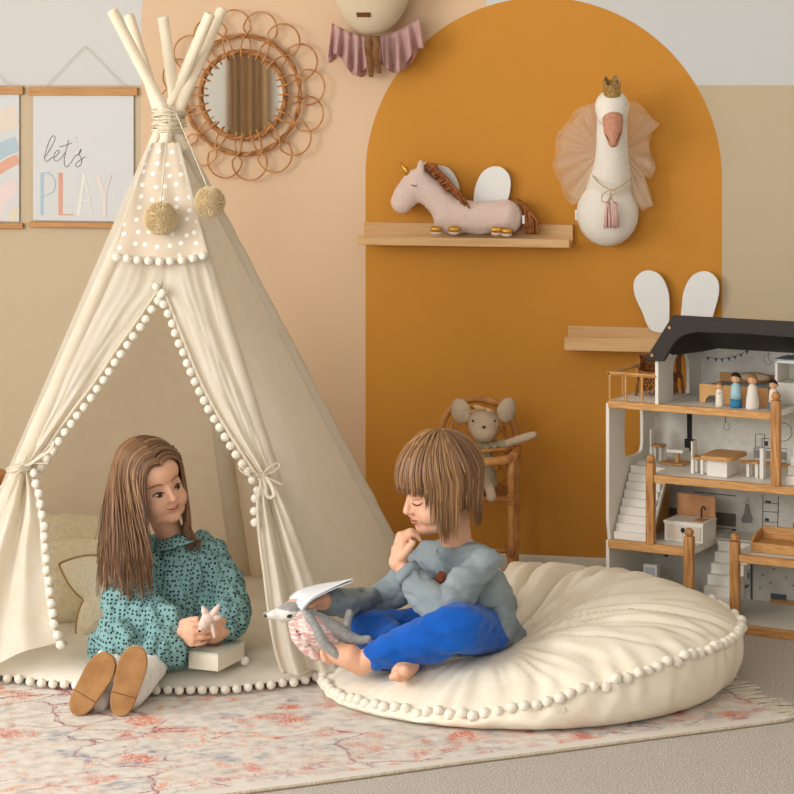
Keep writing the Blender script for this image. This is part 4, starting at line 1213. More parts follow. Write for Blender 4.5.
# ---------------------------------------------------------------- furniture and peg dolls
def dthing(name, label, cat, x, y, z, group=None): return thing(name, label, cat, D(x, y, z), DA, group)
def px_on(px, d): return HX(px, d)
skinw = mat('peg_skin', (222, 170, 124), .6); hairk = mat('peg_hair_dark', (44, 34, 30), .5); hairb = mat('peg_hair_brown', (150, 104, 66), .5)
def peg(px, d, h, label, body, low=None, hair=hairk, face=True, dots=None, spr=1.0):
    x = HX(px, d); z0 = .5925
    t = dthing('peg_doll', label, 'peg doll', x, d, z0, 'peg dolls on the top floor of the dollhouse')
    M_ = DM
    def lt(prof, name, m):
        mb = MB(); mb.lathe(prof, None, 20); mb.v = [D(x, d, z0)+DM @ p for p in mb.v]; return mb.build(name, m, t, smooth=True)
    r = h*.148; hb = h*.66
    prof = [(0.0001, 0), (r*1.0*spr, .0005), (r*1.02*spr, hb*.1), (r*1.0*lerp(spr, 1, .3), hb*.35), (r*.93, hb*.65), (r*.80, hb*.88), (r*.45, hb*.98), (.0001, hb)]
    if low:
        k = [(rr, zz) for rr, zz in prof if zz <= hb*.36]; lt(k+[(.0001, hb*.36)], 'trousers', low)
        lt([(0.0001, hb*.36)]+[(rr, zz) for rr, zz in prof if zz >= hb*.34], 'body', body)
    else: lt(prof, 'body', body)
    hr = h*.132; c = D(x, d, z0+hb+hr*.82)
    hd_ = MB().ell(c, (hr, hr, hr*1.04)).build('head', skinw, t, smooth=True)
    mb = MB(); 
    for i in range(1):
        mb.grid(lambda u, v: c+DM @ V((hr*1.06*math.sin(v*1.75)*math.cos(u*2*PI), hr*1.06*math.sin(v*1.75)*math.sin(u*2*PI)*1.0+hr*.16*v, hr*1.09*math.cos(v*1.75)*(1-.0*v)+hr*.05+ (.22*hr*v if math.sin(u*2*PI) < -.2 else -.30*hr*v))), 24, 8)
    mb.build('hair', hair, hd_, smooth=True)
    mb = MB()
    for s in (-1, 1): mb.ell(c+DM @ V((s*hr*.36, -hr*.93, hr*.08)), hr*.09, nu=8, nv=6)
    mb.build('eye', hairk, hd_)
    return t
floral = mat('peg_floral', (240, 228, 206), .6, (176, 142, 104), 190., contrast=(.60, .64))
peg(719.5, .045, .073, 'smallest peg doll in a cream dotted dress before the toy bed', floral, hair=hairb)
peg(736, .05, .103, 'peg doll with black hair, pale blue top and darker blue trousers', mat('peg_lightblue', (168, 204, 212), .6), mat('peg_blue', (46, 124, 158), .6))
peg(752.5, .045, .103, 'peg doll with brown hair in a long white dress', mat('peg_white', (232, 222, 208), .6), hair=hairb, spr=1.18)
peg(773.5, .06, .088, 'peg doll with black hair and cream top behind the corner post ball', mat('peg_cream', (236, 220, 196), .6), mat('peg_blue', (46, 124, 158), .6))
# bed with arch-cut front
d = .10; x0, x1 = HX(699.5, d), HX(768, d); zb = .592
t = dthing('toy_bed', 'natural wooden toy bed behind the peg dolls', 'toy bed', (x0+x1)/2, d+.05, zb)
mb = DB(); n = 12; hz = .051
pts = [(x0, zb+.001), (x0, zb+hz), (x1, zb+hz), (x1, zb+.001)]
a0, a1 = x0+.016, x0+.062
for i in range(n):
    def az(x):
        q = (x-a0)/(a1-a0)*2-1; return zb+.022*math.sqrt(max(0, 1-q*q))
    xa, xb = lerp(a0, a1, i/n), lerp(a0, a1, (i+1)/n)
    mb.dp([(xa, d, az(xa)+.001), (xa, d, zb+hz), (xb, d, zb+hz), (xb, d, az(xb)+.001)], (0, .008, 0))
mb.db((x0, d, zb+.001), (a0, d+.008, zb+hz)); mb.db((a1, d, zb+.001), (x1, d+.008, zb+hz))
mb.build('front_board', pinew, t)
DB().db((x0, d+.008, zb+.018), (x1, d+.15, zb+.042)).build('mattress', mat('toy_linen', (178, 188, 192), .9), t, bevel=.004)
DB().db((x0, d+.15, zb+.001), (x1, d+.158, zb+.066)).build('back_board', pinew, t)
DB().de((x0+.11, d+.12, zb+.062), (.05, .024, .014)).build('pillow', mat('toy_pillow', (196, 164, 132), .9), t, smooth=True)
# wardrobe
d = .17; xw = HX(775, d)
t = dthing('toy_wardrobe', 'white toy cabinet with open shelf at the right of the top floor', 'toy wardrobe', xw+.04, d+.05, zb)
mb = DB()
for a, b_ in (((xw, d, zb+.001), (xw+.007, d+.10, zb+.118)), ((xw+.075, d, zb+.001), (xw+.082, d+.10, zb+.118)), ((xw, d, zb+.112), (xw+.082, d+.10, zb+.119)), ((xw, d, zb+.053), (xw+.082, d+.10, zb+.059)), ((xw, d, zb+.001), (xw+.082, d+.10, zb+.008)), ((xw, d+.094, zb), (xw+.082, d+.10, zb+.118))): mb.db(a, b_)
mb.build('cabinet_body', panelw, t)
DB().db((xw+.006, d-.004, zb+.008), (xw+.076, d, zb+.053)).build('cabinet_door', panelw, t, bevel=.001); wd_ = [c for c in t.children if c.name.startswith('cabinet_door')][0]
DB().db((xw-.003, d-.004, zb+.119), (xw+.085, d+.10, zb+.1225)).build('top_board', mat('toy_greyblue', (172, 182, 184), .5), t)
DB().de((xw+.062, d-.006, zb+.034), (.0035, .002, .007)).build('handle', printk, wd_, smooth=True)
mb = DB()
for s in (-1, 1): mb.dt([(xw+.04, d+.01, zb+.122), (xw+.04+s*.006, d+.01, zb+.136)], .0016, 6)
mb.build('antler_knob', printd, t)
# dining table
zf = .4
d = .055; xa, xb = HX(707, d), HX(727, d)
t = dthing('toy_table', 'toy dining table with long wooden top on a white block base', 'toy table', (xa+xb)/2, d+.05, zf)
DB().db((xa, d, zf+.001), (xb, d+.09, zf+.047)).build('base', panelw, t, bevel=.001)
xm = (xa+xb)/2; pts = []
hx, hy, rad = .046, .066, .018
yc = d+.045
for (sx, sy, a0) in ((1, 1, 0), (-1, 1, PI/2), (-1, -1, PI), (1, -1, 1.5*PI)):
    for k in range(5):
        a = a0+k*PI/8; pts.append((xm+.002+sx*(hx-rad)+rad*math.cos(a), yc+sy*(hy-rad)+rad*math.sin(a), zf+.0475))
DB().dp(pts, (0, 0, .011)).build('table_top', pinex, t, bevel=.001)
# chairs: white back + legs, wooden seat
def tchair(px, d, label, back=True, s=1.0, flip=1):
    x = HX(px, d)
    t = dthing('toy_chair', label, 'toy chair', x, d, zf, 'toy chairs of the dollhouse')
    w = .036*s; hs = .040*s
    DB().db((x-w/2, d, zf+hs), (x+w/2, d+w, zf+hs+.006)).build('seat', pinex, t, bevel=.0015)
    if back: DB().db((x-w/2 if flip > 0 else x+w/2-.005, d, zf+hs*.9), (x-w/2+.005 if flip > 0 else x+w/2, d+w, zf+.088*s)).build('backrest', panelw, t, bevel=.0015)
    for a in (0, 1):
        for b_ in (0, 1):
            DB().db((x-w/2+a*(w-.008), d+b_*(w-.008), zf+.0008), (x-w/2+.008+a*(w-.008), d+.008+b_*(w-.008), zf+hs)).build('leg', panelw, t)
    return t
tchair(697, .075, 'white toy chair with wooden seat at the toy dining table', s=1.0)
tchair(655.5, .215, 'white toy chair with wooden seat in the back corner by the small window', s=1.0)
tchair(752, .10, 'small backless toy stool with wooden seat beside the corner post', back=False, s=.9)
t0 = dthing('toy_side_table', 'low wooden toy table with white tray before the printed stove', 'toy table', HX(677, .2), .2, zf)
xq = HX(677, .2)
DB().db((xq-.045, .17, zf+.001), (xq+.03, .24, zf+.006)).build('base', pinew, t0, bevel=.002)
DB().db((xq-.004, .195, zf+.005), (xq+.006, .205, zf+.034)).build('leg', pinew, t0)
DB().db((xq-.024, .175, zf+.034), (xq+.028, .225, zf+.044)).build('tray', panelw, t0, bevel=.003)
t = dthing('toy_board', 'slim white toy board standing beside the corner post', 'toy board', HX(761.5, .09), .09, zf)
DB().db((HX(761.5, .09)-.005, .09, zf+.001), (HX(761.5, .09)+.005, .11, zf+.082)).build('upright', panelw, t)
# kitchen unit with sink (left bay, level 3)
zk = .212; d = .07; xa, xb = HX(672, d)-.022, HX(709, d)-.018

t = dthing('toy_kitchen_unit', 'white toy sink unit with wooden splashback and black tap', 'toy kitchen unit', (xa+xb)/2, d+.05, zk)
DB().db((xa, d, zk+.001), (xb, d+.10, zk+.051)).build('cabinet_body', panelw, t, bevel=.001)
xm = (xa+xb)/2
for (u, w) in ((xa+.006, xm-.002), (xm+.002, xb-.006)):
    DB().db((u, d-.003, zk+.008), (w, d, zk+.046)).build('cabinet_door', mat('toy_beige', (222, 208, 188), .6), t, bevel=.001)
DB().db((xa-.002, d-.003, zk+.051), (xb+.002, d+.10, zk+.056)).build('worktop', panelw, t)
DB().db((xa-.003, d+.092, zk+.056), (xb, d+.10, zk+.116)).build('splashback', mat('toy_terracotta', (200, 146, 100), .6, (184, 128, 84), 30.), t, bevel=.004)
mb = DB(); fx = xm+.022
mb.dt([(fx, d+.075, zk+.056), (fx, d+.075, zk+.082), (fx+.006, d+.07, zk+.089), (fx+.014, d+.064, zk+.088), (fx+.015, d+.062, zk+.081)], .0022, 8)
mb.build('tap', printk, t)
DB().db((fx-.004, d+.02, zk+.0562), (fx+.024, d+.07, zk+.0575)).build('sink', pinew, t)
DB().de((xm, d-.006, zk+.034), (.006, .004, .007)).build('knob', printk, t, smooth=True)
DB().db((HX(650, .14), .14, zk+.001), (HX(650, .14)+.016, .24, zk+.155)).build('toy_board', pinew, None, origin=D(HX(650, .14), .14, zk))
tag(bpy.data.objects['toy_board.001'], 'tall narrow wooden toy board beside the toy sink unit', 'toy board')
# wooden cot bench (right, level 3)
zc = .209; d = .055; xa = HX(753, d); xb = xa+.17
t = dthing('toy_sofa', 'wooden toy sofa bench with armrest on the lower right floor', 'toy sofa', (xa+xb)/2, d+.04, zc)
DB().db((xa, d, zc+.001), (xb, d+.08, zc+.026)).build('seat', pinex, t, bevel=.002)
DB().db((xa, d+.074, zc+.001), (xb, d+.082, zc+.058)).build('backrest', pinex, t, bevel=.002)
for xx in (xa-.007, xb):
    DB().dp([(xx, d, zc+.001), (xx, d+.082, zc+.001), (xx, d+.082, zc+.052), (xx, d+.03, zc+.046), (xx, d, zc+.03)], (.007, 0, 0)).build('armrest', pinex, t, bevel=.001)
DB().de((xa+.115, d+.10, zc+.062), (.04, .02, .022)).build('toy_cushion', mat('toy_cushion_tan', (176, 118, 78), .8), None, smooth=True, origin=D(xa+.115, d+.1, zc+.04))
tag(bpy.data.objects['toy_cushion'], 'tan rounded toy cushion behind the wooden toy sofa', 'toy cushion')
# little framed screen on the ground floor
d = .12; xa, xb = HX(643, d), HX(657, d)
t = dthing('toy_screen', 'small white framed toy screen on the ground floor behind the pouf', 'toy screen', (xa+xb)/2, d, .0225)
DB().db((xa, d, .0225), (xb, d+.02, HZ(650, 564.5, d))).build('frame', panelw, t, bevel=.002)
DB().db((xa+.006, d-.001, .034), (xb-.006, d+.0, HZ(650, 567.5, d))).build('screen', mat('toy_screen_grey', (196, 200, 198), .4), t)
# wicker doll chair on the balcony
wick = mat('wicker_brown', (176, 116, 62), .6, (116, 68, 32), 60.)
cx_, cy_ = .078, .185
t = dthing('wicker_doll_chair', 'brown wicker doll chair on the dollhouse balcony', 'doll chair', cx_, cy_, .592)
rr = random.Random(6)
mb = DB()
for a in range(4):
    sx, sy = (-1, 1)[a % 2], (-1, 1)[a//2]
    mb.dt([(cx_+sx*.05, cy_+sy*.05, .593), (cx_+sx*.045, cy_+sy*.045, .65)], .004, 7)
for a in range(24):
    q = 2*PI*a/24; mb.dt([(cx_+.05*math.cos(q), cy_+.05*math.sin(q), .600), (cx_+.05*math.cos(q+.7), cy_+.05*math.sin(q+.7), .65)], .0022, 5)
mb.build('leg_frame', wick, t, smooth=True)
mb = DB()
for k in range(12): mb.dt([(cx_+(.055*math.cos(2*PI*i/20)), cy_+.055*math.sin(2*PI*i/20), .645+k*.0012) for i in range(20)], .003, 6, closed=True)
mb.dt([(cx_, cy_, .648), (cx_, cy_, .652)], .05, 20); mb.build('seat', wick, t, smooth=True)
mb = DB()
for k in range(10):
    z = .655+k*.0048; a0, a1 = -.3, PI+.3
    mb.dt([(cx_+.056*math.cos(a)*(1+.03*(-1)**(i+k)), cy_+.056*math.sin(a), z+.002*math.sin(i*2.1+k)) for i, a in enumerate(np.linspace(a0, a1, 18))], .0028, 5)
for a in np.linspace(-.3, PI+.3, 15): mb.dt([(cx_+.056*math.cos(a), cy_+.056*math.sin(a), .648), (cx_+.057*math.cos(a), cy_+.057*math.sin(a), .705)], .0024, 5)
mb.build('backrest', wick, t, smooth=True)

# ================================================================== RATTAN DOLL CHAIR AND MOUSE
CF, CB_ = 6.40, 6.60
rat = mat('rattan_chair', (206, 148, 84), .45, (178, 116, 60), 30., bump=.08)
base = C(478, 600, 6.5); base.z = 0
t = thing('rattan_doll_chair', 'rattan doll high chair with arched lattice back by the mustard wall', 'doll chair', base, TH)
def tb(name, pts, r, n=10, **k): return MB().tube(pts, r, n, **k).build(name, rat, t, smooth=True)
arch_px = [(440.5, 470), (439.5, 445), (442, 425), (449, 411), (460, 402.5), (478, 399), (496, 403), (507, 411), (514, 425), (517, 445), (516.5, 470)]
pA = [C(x, y, CB_) for x, y in arch_px]
lo = [CZ(443, CB_+.02, .004)]; hi = [CZ(515, CB_+.02, .004)]
tb('back_frame', crv(lo+[CZ(441.5, CB_, .25)]+pA+[CZ(516, CB_, .25)]+hi, 6), .0105)
tb('back_hoop', crv([C(449, 470, CB_), C(448, 445, CB_), C(452, 424, CB_), C(463, 411, CB_), C(478, 408, CB_), C(493, 411, CB_), C(504, 424, CB_), C(508, 445, CB_), C(507, 470, CB_)], 6), .0045)
mb = MB()
def clip(x, y): return ((x-478)/33)**2+((y-440)/34)**2 < 1 or (y > 440 and abs(x-478) < 33 and y < 492)
for s in (1, -1):
    for k in range(-5, 9):
        seg = [(478+s*(q-46)+k*15-30, 400+q*1.25) for q in range(0, 76, 3)]
        seg = [p for p in seg if clip(*p)]
        if len(seg) > 2: mb.tube([C(x, y, CB_+.004*s) for x, y in seg], .0030, 6)
mb.build('lattice', rat, t, smooth=True)
for x, s in ((445, -1), (511, 1)):
    tb('front_leg', crv([CZ(x, CF+.01, .003), CZ(x, CF, .15), C(x, 500, CF), C(x, 470, CF), C(x+s*2, 459, CF+.01), C(x+s*5, 453, CF+.06), C(x+s*6, 449, CB_)], 6), .0098)
tb('tray_rail', crv([C(448, 449, CB_-.01), C(443, 455, CF+.06), C(450, 461, CF-.015), C(478, 462.5, CF-.03), C(505, 460, CF-.015), C(514, 454, CF+.06), C(510, 449, CB_-.01)], 6), .0125)
tb('tray_rail', crv([C(447, 446, CB_-.01), C(447, 450, CF+.07), C(478, 451, CF-.0), C(510, 449, CF+.07), C(511, 446, CB_-.01)], 6), .006)
zs_ = C(478, 499, CF).z
tb('seat_rail', [CZ(446, CF, zs_), CZ(511, CF, zs_)], .0095)
for x in (446, 512): tb('seat_rail', [CZ(x, CF, zs_), CZ(x, CB_, zs_+.002)], .008)
MB().add([CZ(446, CF, zs_), CZ(511, CF, zs_), CZ(513, CB_, zs_), CZ(443, CB_, zs_)], [(0, 1, 2, 3)]).build('seat', mat('seat_cane', (186, 134, 78), .7, (150, 100, 54), 140.), t, solid=.008)
for z in (.10, .16): tb('stretcher', [CZ(446, CF, z), CZ(511, CF, z)], .006)
for x in (446, 512): tb('stretcher', [CZ(x, CF, .12), CZ(x, CB_, .12)], .006)
for x, z in ((511, zs_), (445, zs_), (511, .10), (511, .16), (445, .10)):
    mb = MB()
    for k in range(5): mb.tube([CZ(x, CF, z-.012+k*.006)+V((.0118*math.cos(a), .0118*math.sin(a), 0)) for a in np.linspace(0, 2*PI, 13)[:-1]], .0032, 5, closed=True)
    mb.build('cane_binding', ratt2, t, smooth=True)
# mouse
mgr = mat('mouse_linen', (198, 176, 148), .9, (184, 160, 132), 250., bump=.15, bscale=600., sheen=.2)
mgn = mat('mouse_green', (178, 164, 130), .9, (160, 148, 118), 90., bump=.2, bscale=260.)
MZ = 6.47
def Q(x, y, o=0.): return C(x, y, MZ-o)
b0 = Q(483, 497); b0.z = zs_
t = thing('plush_mouse', 'beige plush mouse in a sage green dress sitting on the rattan doll chair', 'plush toy', b0, TH)
mb = MB(); mb.ell(Q(483.5, 424), (.043, .042, .048)); mb.ell(Q(484, 432, .03), (.033, .033, .028)); chain(mb, [(Q(483, 440), .02), (Q(483, 452), .018)])
chain(mb, [(Q(500, 446), .012), (Q(514, 441, .02), .0115), (Q(528, 436.5, .03), .012), (Q(534, 434.8, .03), .010)])
chain(mb, [(Q(468, 446), .012), (Q(460, 458, .01), .0115), (Q(458, 470, .02), .012)])
chain(mb, [(Q(487, 482, .04), .013), (Q(490, 490, .09), .014), (Q(491.5, 497, .105), .0145)])
chain(mb, [(Q(478, 482, .04), .013), (Q(474, 490, .09), .014), (Q(472, 497, .105), .0145)])
blob('body', mb, .0035, mgr, t, 5)
def ear(cx0, cy0, tilt, sgn):
    M_ = Matrix.Rotation(TH, 3, 'Z') @ rotm('Z', sgn*28) @ rotm('Y', tilt)
    mb = MB(); c = Q(cx0, cy0, -.01)
    mb.grid(lambda u, v: c+M_ @ V((.029*v*math.cos(2*PI*u), .012*v*v-.014, .035*v*math.sin(2*PI*u)*(1+.12*math.sin(2*PI*u)))), 28, 8)
    mb.build('ear', mgr, t, smooth=True, solid=.005)
ear(462, 412, -22, -1); ear(505.5, 411, 24, 1)
mb = MB(); mb.ell(Q(484, 427.2, .0615), (.0055, .004, .0045)); mb.build('nose', mat('mouse_nose', (84, 58, 44), .5), t, smooth=True)
for x in (472.8, 495): MB().ell(Q(x, 421, .036), (.0026, .003, .0034)).build('eye', mat('bead_black', (30, 26, 24), .2), t, smooth=True)
bowm = mat('bow_tan', (206, 162, 120), .8)
mb = MB(); mb.tube(crv([Q(470, 413, .02), Q(477, 409.5, .035), Q(484, 409, .04), Q(492, 410.5, .035), Q(497, 414, .02)], 5), .005, 8, flat=.5)
mb.ell(Q(478, 407.5, .04), (.014, .006, .007), rotm('Y', 15)); mb.ell(Q(488, 410, .04), (.012, .006, .006), rotm('Y', 20)); mb.ell(Q(483, 408.5, .045), (.005, .005, .005))
mb.build('hair_bow', bowm, t, smooth=True)
mb = MB(); chain(mb, [(Q(483, 448), .026), (Q(483, 462), .030), (Q(483, 478), .040)]); mb.ell(Q(483, 484, .02), (.045, .045, .022))
chain(mb, [(Q(493, 447), .016), (Q(504, 444.5, .008), .013)]); chain(mb, [(Q(473, 447), .016), (Q(464, 453), .013)])
blob('dress', mb, .004, mgn, t, 4, post=wrinkle(.003, 26, (1, 1, .4)))
mb = MB(); mb.grid(lambda u, v: Q(483, 441.5)+V((math.cos(2*PI*u)*lerp(.020, .050, v), math.sin(2*PI*u)*lerp(.02, .045, v), -.014*v+.006*v*math.sin(u*2*PI*11))), 110, 5)
mb.build('ruffle_collar', mgn, t, smooth=True, solid=.0015)

# ---------------------------------------------------------------- rattan stool edge behind the teepee (left photo edge)
sc2 = C(-13, 477, 6.86)
t = thing('rattan_stool', 'rattan stool whose rounded seat peeps out at the left photo edge', 'stool', (sc2.x, sc2.y, 0), TH)
zt = sc2.z
mb = MB(); mb.lathe([(.0001, -.018), (.055, -.018), (.062, -.008), (.062, .006), (.055, .017), (.0001, .02)], None, 28); mb.v = [p+V((sc2.x, sc2.y, zt)) for p in mb.v]; mb.build('seat', rat, t, smooth=True)
for k in range(8):
    a = 2*PI*k/8; MB().tube([V((sc2.x+.048*math.cos(a), sc2.y+.048*math.sin(a), zt-.015)), V((sc2.x+.07*math.cos(a+.3), sc2.y+.07*math.sin(a+.3), .004))], .006, 8).build('leg', rat, t, smooth=True)
MB().tube([V((sc2.x+.055*math.cos(a), sc2.y+.055*math.sin(a), zt-.06)) for a in np.linspace(0, 2*PI, 25)[:-1]], .005, 7, closed=True).build('ring_stretcher', rat, t, smooth=True)
# ================================================================== CHILDREN
skin = mat('child_skin', (232, 182, 150), .55, (226, 170, 138), 18., spec=.3)
try:
    _b = skin.node_tree.nodes['Principled BSDF']; _b.inputs['Subsurface Weight'].default_value = .12; _b.inputs['Subsurface Radius'].default_value = (.012, .005, .003); _b.inputs['Subsurface Scale'].default_value = 1.
except Exception: pass
lipm = mat('lips', (218, 142, 124), .5); eyew = mat('eye_white', (206, 188, 174), .3); iris = mat('eye_brown', (58, 38, 28), .2); lash = mat('lash_brown', (74, 48, 34), .7); browm = mat('brow_brown', (146, 104, 74), .8)
def hair_mat(name, c0, c1, c2):
    m = bpy.data.materials.new(name); m.use_nodes = True; N = m.node_tree.nodes; L = m.node_tree.links
    b = N['Principled BSDF']; b.inputs['Roughness'].default_value = .42; b.inputs['Specular IOR Level'].default_value = .45
    a = N.new('ShaderNodeAttribute'); a.attribute_name = 'tone'; r = N.new('ShaderNodeValToRGB')
    e = r.color_ramp.elements; e[0].color = rgba(c0); e[1].color = rgba(c2); e[1].position = 1.; x = e.new(.55); x.color = rgba(c1)
    L.new(a.outputs['Fac'], r.inputs[0]); L.new(r.outputs[0], b.inputs['Base Color']); return m

class Head:
    """face -Y, up +Z in its own frame"""
    def __init__(s, c, roll, yaw, pitch, sc, wide=1., ears=True):
        s.ears = ears
        s.M = Matrix.Translation(c) @ (Matrix.Rotation(TH, 4, 'Z') @ Matrix.Rotation(math.radians(roll), 4, 'Y') @ Matrix.Rotation(math.radians(yaw), 4, 'Z') @ Matrix.Rotation(math.radians(pitch), 4, 'X')) @ Matrix.Diagonal((sc*wide, sc, sc, 1))
        s.R = s.M.to_3x3(); s.sc = sc; s.inv = s.M.inverted()
        s.E = [((0, .015, .030), (.074, .092, .080)), ((0, -.030, -.020), (.064, .056, .070)), ((0, -.040, .036), (.060, .046, .046)),
               ((.030, -.048, -.040), (.032, .034, .032)), ((-.030, -.048, -.040), (.032, .034, .032)), ((0, -.052, -.076), (.032, .031, .024)), ((0, -.066, -.052), (.026, .020, .020)),
               ((0, -.01, -.055), (.050, .05, .04)), ((.026, -.030, -.066), (.032, .040, .032)), ((-.026, -.030, -.066), (.032, .040, .032)), ((0, -.045, -.066), (.036, .034, .030))]
    def P(s, x, y, z): return s.M @ V((x, y, z))
    def surf(s, x, z, out=0.):
        best = None
        for c, r in s.E:
            q = 1-((x-c[0])/r[0])**2-((z-c[2])/r[2])**2
            if q > 0:
                y = c[1]-r[1]*math.sqrt(q); best = y if best is None else min(best, y)
        return s.P(x, (best if best is not None else -.05)-out, z)
    def prims(s, mb):
        for c, r in s.E: mb.ell(s.P(*c), r, s.R, nu=28, nv=18)
        for a, b, r0, r1 in (((0, -.078, .004), (0, -.094, -.024), .0075, .0098),): mb.tube([s.P(*a), s.P(*b)], [r0*s.sc, r1*s.sc], 14); mb.ell(s.P(*b), r1*s.sc); mb.ell(s.P(*a), r0*s.sc)
        for sx in (-1, 1):
            mb.ell(s.P(sx*.0085, -.086, -.028), (.0065, .008, .006), s.R)
            if s.ears: mb.ell(s.P(sx*.073, .012, -.008), (.010, .019, .027), s.R @ rotm('Z', sx*18))
        mb.ell(s.P(0, -.0795, -.0475), (.015, .006, .0045), s.R); mb.ell(s.P(0, -.0775, -.0555), (.013, .007, .005), s.R)
    def dent(s, co, nor):
        inv = np.array(s.inv); l = co @ inv[:3, :3].T+inv[:3, 3]
        d = np.zeros(len(co))
        for sx in (-1, 1):
            d += .0055*np.exp(-(((l[:, 0]-sx*.029)/.013)**2+((l[:, 2]-.0)/.010)**2))*(l[:, 1] < -.03)
            d += .004*np.exp(-(((l[:, 0]-sx*.079)/.006)**2+((l[:, 1]-.010)/.010)**2+((l[:, 2]+.006)/.014)**2))
        return co-nor*(d*s.sc)[:, None]
    def mask(s, co):
        l = s.local(co); return ((np.abs(l) < .135).all(axis=1) & (l[:, 2] > -.105)).astype(float)*np.where((l[:, 1] < -.076) & (np.abs(l[:, 0]) < .022) & (l[:, 2] < .006), .25, 1.)
    def local(s, cen):
        inv = np.array(s.inv); return cen @ inv[:3, :3].T+inv[:3, 3]
    def scalp(s, cen, zf=.052):
        l = s.local(cen); x, y, z = np.abs(l[:, 0]), l[:, 1], l[:, 2]
        near = (np.abs(l) < .14).all(axis=1)
        return near & (((z > zf) & (y < .0)) | ((y > -.030) & (z > .012)) | ((y > .022) & (z > -.066) & (x < .068)))
    def line(s, mb, pts, r, out, m, n=6, taper=True):
        P = crv([s.surf(x, z, out) for x, z in pts], 5); k = len(P)
        mb.m = m; mb.tube(P, [r*s.sc*((.35+.65*math.sin(PI*i/(k-1))) if taper else 1) for i in range(k)], n)
def hand(mb, w, d, n, side, curl, spread=.26, s=1., thumb=(.9, .35, .5), wr=.0195):
    """palm and five fingers; d wrist->knuckles, n palm side, side +1/-1 picks the thumb edge"""
    d = V(d).normalized(); n = V(n); n = (n-d*n.dot(d)).normalized(); t = d.cross(n)*side
    w = V(w)
    mb.ell(w, wr*s); 
    B = basis(t, d, n)
    mb.ell(w+d*.030*s, (.0250*s, .030*s, .0120*s), B); mb.ell(w+d*.044*s, (.0265*s, .017*s, .0095*s), B); mb.tube([w, w+d*.03*s], [wr*s*.92, .017*s], 12)
    mb.ell(w+d*.022*s+t*.014*s+n*.004*s, (.012*s, .020*s, .011*s), B)
    for i, (off, L, r) in enumerate(((.0200, .043, .0062), (.0067, .048, .0063), (-.0066, .045, .0062), (-.0195, .036, .0056))):
        p = w+d*(.055-.004*abs(i-1.3))*s+t*off*s; a = 0.; f = (d+t*(off*spread*18*.35)).normalized()
        c = curl[i] if isinstance(curl[0], (tuple, list)) else curl
        pr = [(p-d*.014*s, r*1.08*s), (p, r*1.05*s)]
        for j, q in enumerate((.44, .32, .24)):
            a += math.radians(c[j]); dd = f*math.cos(a)+n*math.sin(a)
            p = p+dd*L*q*s; pr.append((p, r*(1-.09*(j+1))*s))
        chain(mb, pr, 12, 12)
    p = w+d*.016*s+t*.018*s; dd = (t*thumb[0]+d*thumb[1]*1.4+n*thumb[2]).normalized(); pr = [(w+d*.012*s+t*.010*s, .0100*s), (p, .0092*s)]
    for q, r in ((.020, .0082), (.017, .0068)):
        p = p+dd*q*s; pr.append((p, r*s)); dd = (dd+d*.35+n*.25).normalized()
    chain(mb, pr, 12, 12)

def strands(mb, paths, rr, r0=.0026):
    for P, tone in paths:
        mb.col = min(1, max(.0, tone)); k = len(P)
        mb.tube(P, [r0*(.75 if i == 0 else 1)*(1 if i < k*.7 else max(.22, 1-(i-k*.7)/(k*.32))) for i in range(k)], 4)

# ------------------------------------------------------------------ GIRL
GH = Head(C(153.5, 482.5, 5.67), -20, 31, 15, .96, .94, False)
gp = K(CZ(170, 5.72, 0).dot(R_), 5.72, .0)
girl = thing('person', 'girl with long brown hair in a teal dotted dress sitting in the teepee opening', 'person', (gp.x, gp.y, .06))
mb = MB(); GH.prims(mb)
chain(mb, [(GH.P(0, .02, -.05), .036), (C(171, 536, 5.71), .034), (C(175, 548, 5.72), .045)])
tors = [(C(176, 566, 5.73), .070), (C(174, 595, 5.74), .066), (C(170, 622, 5.74), .078)]
chain(mb, tors)
gS = {1: (C(208, 556, 5.74), .038), -1: (C(143, 558, 5.69), .038)}
gE = {1: (C(226, 608, 5.68), .027), -1: (C(127, 611, 5.56), .027)}
gW = {1: (C(228, 629, 5.56), .0185), -1: (C(179, 631, 5.50), .0185)}
for s in (1, -1):
    chain(mb, [(C(176, 560, 5.73), .05), gS[s], gE[s], gW[s]])
hips = {-1: C(152, 630, 5.70), 1: C(188, 632, 5.70)}; knees = {-1: C(122, 643, 5.52), 1: C(158, 648, 5.51)}; ank = {-1: C(98, 700, 5.36), 1: C(131, 697, 5.355)}
for s in (1, -1):
    chain(mb, [(hips[s], .058), (knees[s], .044), (knees[s].lerp(ank[s], .4), .042), (ank[s], .027)])
hand(mb, gW[-1][0], R_*.60-F_*.77+U_*.04, R_*.77+F_*.60, 1, ((46, 30, 34), (50, 32, 36), (54, 34, 36), (58, 36, 36)), s=1.15, thumb=(.45, .8, .4))
hand(mb, gW[1][0], -R_*.62-F_*.76+U_*.04, -R_*.76+F_*.62, -1, ((46, 36, 36), (50, 38, 36), (54, 40, 36), (58, 42, 36)), s=1.1, thumb=(.45, .8, .4))
ex = MB()
